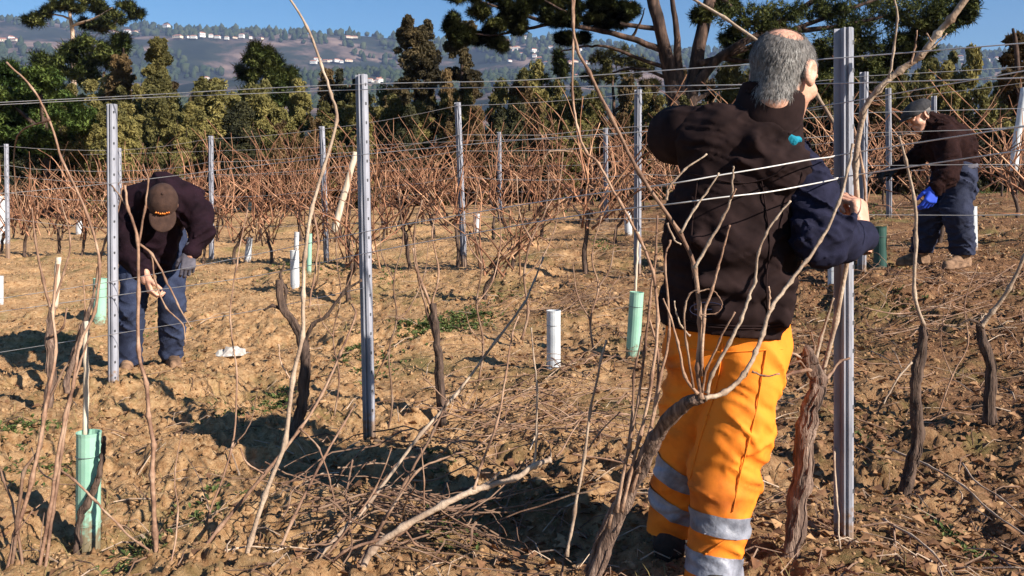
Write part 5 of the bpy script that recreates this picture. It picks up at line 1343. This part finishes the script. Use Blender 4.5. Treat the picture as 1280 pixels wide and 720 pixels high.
# ================= the stooping man with the brown cap
def stooping_man():
    root = thing('person', 'stooping man in brown cap and jeans working among the left vines', 'person', P(188, 463, 6.1))
    V = lambda x, y, Y: P(x, y, Y)
    hd = frame((.17,-.40,-.90), (.36,-.88,.3), V(203,257,5.66), 1.05)
    body = Sdf(*pbox(140,470,280,215,5.5,6.5), .014)
    body.chain([V(192,292,6.3), V(200,248,6.05), V(204,243,5.82), V(203,255,5.68)], [.11,.11,.085,.055], .05)
    body.chain([V(168,248,5.85), V(165,318,5.72), V(183,350,5.6)], [.06,.05,.035], .04); body.chain([V(237,245,5.9), V(251,288,5.78), V(238,318,5.7)], [.06,.05,.035], .04)
    body.chain([V(174,300,6.28), V(163,385,6.0), V(160,446,6.1)], [.09,.07,.05], .05); body.chain([V(211,298,6.28), V(213,375,6.05), V(214,440,6.2)], [.09,.07,.05], .05)
    h1 = put_hand(V(184,348,5.6), (.30,-.18,-.95), (-.75,-.55,-.1), -1, (40,55,35), 1.0)
    solid('body', *join([body.mesh(), (xf(HEAD[0], hd), HEAD[1]), h1]), M['skin'], root)
    gl = put_hand(V(237,316,5.7), (-.05,-.15,-1), (.4,-.8,.1), 1, (35,45,30), 1.12)
    solid('glove', *gl, M['glove_grey'], root)
    t = Sdf(*pbox(145,465,240,280,5.8,6.45), .0095)
    t.cap(V(177,298,6.28), V(208,296,6.28), .13, .13, .06)
    t.chain([V(174,305,6.25), V(164,385,5.98), V(160,448,6.08)], [.108,.084,.078], .03); t.chain([V(213,303,6.25), V(215,375,6.03), V(214,440,6.18)], [.106,.082,.076], .03)
    t.wrinkle(.008, 6, 6, 14, 21); t.folds(.022, .12, .05, .5, 22); t.folds(.012, .09, .035, -.6, 23); t.plane(V(160,455,6.1), (0,0,-1))
    solid('jeans', *t.mesh(), M['jeans'], root)
    for (an, he, to) in ((V(160,450,6.1), V(160,463,6.16), V(157,469,5.94)), (V(214,444,6.2), V(214,458,6.26), V(219,463,6.03))):
        bt = Sdf(np.array(tuple(an))-.34, np.array(tuple(an))+.3, .01); boot(bt, an, he, to, .058, .02, .17); bt.wrinkle(.004, 16, 16, 30, 22)
        solid('boot', *bt.mesh(), M['boot'], root)
    j = Sdf(*pbox(145,345,275,225,5.5,6.45), .0095)
    j.chain([V(190,298,6.28), V(197,262,6.1), V(204,250,5.86)], [.155,.18,.15], .06, sq=((0,.5,.8),1.15))
    j.cap(V(176,250,5.86), V(232,248,5.9), .10, .095, .07)
    j.cap(V(195,270,5.98), V(196,318,6.02), .17, .13, .06)      # front hanging open
    j.chain([V(168,250,5.86), V(162,290,5.78), V(165,322,5.7), V(178,338,5.63)], [.092,.078,.07,.056], .04)
    j.chain([V(236,248,5.9), V(248,270,5.84), V(252,292,5.77), V(240,312,5.71)], [.090,.076,.068,.054], .04)
    j.cap(V(206,236,5.86), V(205,246,5.74), .10, .092, .03)
    j.wrinkle(.012, 6, 6, 10, 23); j.folds(.024, .16, .06, .6, 24); j.folds(.016, .12, .045, -.5, 25)
    solid('jacket', *j.mesh(), M['jacket'], root)
    # cap: crown, visor, emblem, button
    hm = hd
    cs = Sdf((-.13,-.15,-.05), (.13,.24,.17), .006)
    cs.ell((0,-.012,.045), (.090,.112,.098), .02); cs.plane((0,0,.03), (0,.12,-1)); cs.wrinkle(.004, 18, 18, 22, 25)
    cv = cs.mesh(); cap = solid('cap', xf(cv[0], hm), cv[1], M['cap_brown'], root)
    vs = Sdf((-.12,.02,-.04), (.12,.24,.12), .005)
    vs.ell((0,.098,.042), (.078,.100,.017), .01); vs.cap((0,.02,.045), (0,-.06,.045), .055, .055, .002, 'sub')
    vq = vs.mesh(); solid('visor', xf(vq[0], hm), vq[1], M['cap_brown'], cap)
    em = MB()
    for k in range(7): em.tube([(-.036+k*.012, .083 - (k-3)**2*.0010, .088+.006*((k*3) % 2)), (-.030+k*.012, .083-(k-2.5)**2*.0010, .074+.004*(k % 3))], .0048, 5)
    e = MB(); vv = np.concatenate(em.v); e.add(xf(vv + np.array((0,.012,.0)), hm), em.f); e.build('emblem', M['emblem'], cap)
    bt = Sdf((-.03,-.04,.1), (.03,.03,.17), .004); bt.ell((0,-.012,.143), (.010,.010,.005), .003); q = bt.mesh(); solid('button', xf(q[0], hm), q[1], M['cap_brown'], cap)
stooping_man()

# ================= the man in the flat cap at the right
def far_man():
    root = thing('person', 'bent man in grey flat cap and navy trousers tending a vine at right', 'person', P(1195, 333, 8.0))
    V = lambda x, y, Y: P(x, y, Y)
    hd = frame((-.86,-.18,-.50), (-.45,0,.9), V(1149,146,8.0), 1.12)
    body = Sdf(*pbox(1100,335,1220,130,7.6,8.4), .014)
    body.chain([V(1198,212,8.02), V(1186,178,8.0), V(1172,160,8.0), V(1158,150,8.0)], [.13,.14,.10,.06], .05)
    body.chain([V(1182,170,7.8), V(1184,215,7.72), V(1167,240,7.68)], [.06,.05,.035], .04); body.chain([V(1168,172,8.2), V(1140,200,8.22), V(1116,214,8.12)], [.06,.05,.035], .04)
    body.chain([V(1200,215,7.92), V(1197,265,7.86), V(1201,318,7.92)], [.09,.07,.05], .05); body.chain([V(1186,215,8.12), V(1164,262,8.06), V(1150,318,8.25)], [.09,.07,.05], .05)
    solid('body', *join([body.mesh(), (xf(HEAD[0], hd), HEAD[1])]), M['skin'], root)
    gb = put_hand(V(1168,236,7.68), (-.35,-.1,-.9), (.2,-.95,.1), 1, (35,40,25), 1.35); solid('glove', *gb, M['glove_blue'], root)['label'] = 'blue rubber glove on the near hand'
    gd = put_hand(V(1117,213,8.12), (-.9,-.1,-.2), (.1,.0,1), -1, (45,55,35), 1.25); solid('glove', *gd, M['black'], root)['label'] = 'dark glove on the far hand'
    t = Sdf(*pbox(1140,325,1215,205,7.7,8.35), .0095)
    t.cap(V(1200,216,7.93), V(1190,216,8.10), .128, .128, .06)
    t.chain([V(1200,220,7.92), V(1196,265,7.84), V(1203,312,7.92)], [.130,.112,.098], .03); t.chain([V(1186,220,8.12), V(1166,262,8.04), V(1152,314,8.24)], [.125,.106,.092], .03)
    t.wrinkle(.010, 6, 6, 11, 31); t.folds(.026, .13, .055, .6, 32); t.folds(.016, .1, .04, -.5, 33); t.plane(V(1200,318,8), (0,0,-1))
    solid('trousers', *t.mesh(), M['work_navy'], root)
    bl = Sdf(V(1180,222,7.6)-Vector((.02,0,.0)), V(1225,200,8.4)+Vector((.1,0,.03)), .01)
    bl.cap(V(1202,210,7.95), V(1192,210,8.1), .137, .137, .05); bl.plane(V(1200,207,8), (-.2,0,1)); bl.plane(V(1200,212.5,8), (.2,0,-1)); solid('belt', *bl.mesh(), M['glove_grey'], root)
    for (an, he, to) in ((V(1203,316,7.92), V(1207,333,7.95), V(1184,337,7.78)), (V(1151,316,8.25), V(1156,329,8.28), V(1126,332,8.15))):
        bt = Sdf(np.array(tuple(an))-.36, np.array(tuple(an))+.3, .01); boot(bt, an, he, to, .058, .02, .2); bt.wrinkle(.004, 16, 16, 30, 32)
        solid('boot', *bt.mesh(), M['boot'], root)
    j = Sdf(*pbox(1115,245,1215,145,7.65,8.35), .0095)
    j.chain([V(1199,208,8.0), V(1191,182,8.0), V(1176,164,8.0)], [.155,.175,.14], .06); j.cap(V(1182,172,7.84), V(1170,172,8.17), .10, .10, .06)
    j.cap(V(1178,185,8.0), V(1188,212,8.0), .14, .13, .06)
    j.chain([V(1182,172,7.82), V(1187,200,7.74), V(1182,222,7.7), V(1170,234,7.68)], [.096,.082,.074,.055], .04); j.chain([V(1168,174,8.2), V(1142,200,8.22), V(1122,211,8.14)], [.092,.074,.05], .04)
    j.cap(V(1168,157,8.0), V(1161,151,8.0), .088, .078, .03)
    j.wrinkle(.010, 6, 6, 10, 33); j.folds(.02, .14, .055, .6, 34); j.folds(.014, .1, .04, -.5, 35)
    solid('sweater', *j.mesh(), M['sweater'], root)
    cs = Sdf((-.14,-.16,-.02), (.14,.2,.18), .006)
    cs.ell((0,-.02,.068), (.098,.122,.062), .02); cs.ell((0,.05,.055), (.09,.085,.045), .03); cs.plane((0,0,.028), (0,.1,-1)); cs.wrinkle(.006, 14, 14, 20, 34)
    cv = cs.mesh(); cap = solid('flat_cap', xf(cv[0], hd), cv[1], M['cap_grey'], root)
    vs = Sdf((-.12,.03,0), (.12,.2,.1), .005); vs.ell((0,.115,.042), (.07,.05,.010), .01); q = vs.mesh(); solid('peak', xf(q[0], hd), q[1], M['cap_grey'], cap)
    hb = HEAD; ctr = hb[0][hb[1]].mean(1); mk = (ctr[:,2] < .04) & (ctr[:,2] > -.06 + .3*np.maximum(ctr[:,1]+.02, 0)) & (ctr[:,1] < -.02)
    f = hb[1][mk]; u_ = np.unique(f); mp = -np.ones(len(hb[0]), int); mp[u_] = np.arange(len(u_)); c0 = hb[0][u_]; c0 = c0 + (c0-np.array((0,-.01,.02)))*.05
    solid('hair', xf(c0, hd), mp[f], M['hairbase'], root)
    # pruning shears in the far hand
    sh = thing('pruning_shears', 'dark pruning shears in the bent man\'s outstretched hand', 'shears', V(1106,217,8.1))
    MB().tube([V(1112,214,8.1), V(1100,217,8.1), V(1092,216,8.1)], [.012,.012,.006], 6).build('handle', M['black'], sh)
    MB().tube([V(1112,219,8.1), V(1100,221,8.1), V(1090,222,8.1)], [.012,.012,.006], 6).build('handle', M['black'], sh)
    MB().tube([V(1092,216,8.1), V(1084,221,8.1), V(1078,224,8.1)], [.012,.010,.003], 5).build('blade', M['steel_dark'], sh)
far_man()
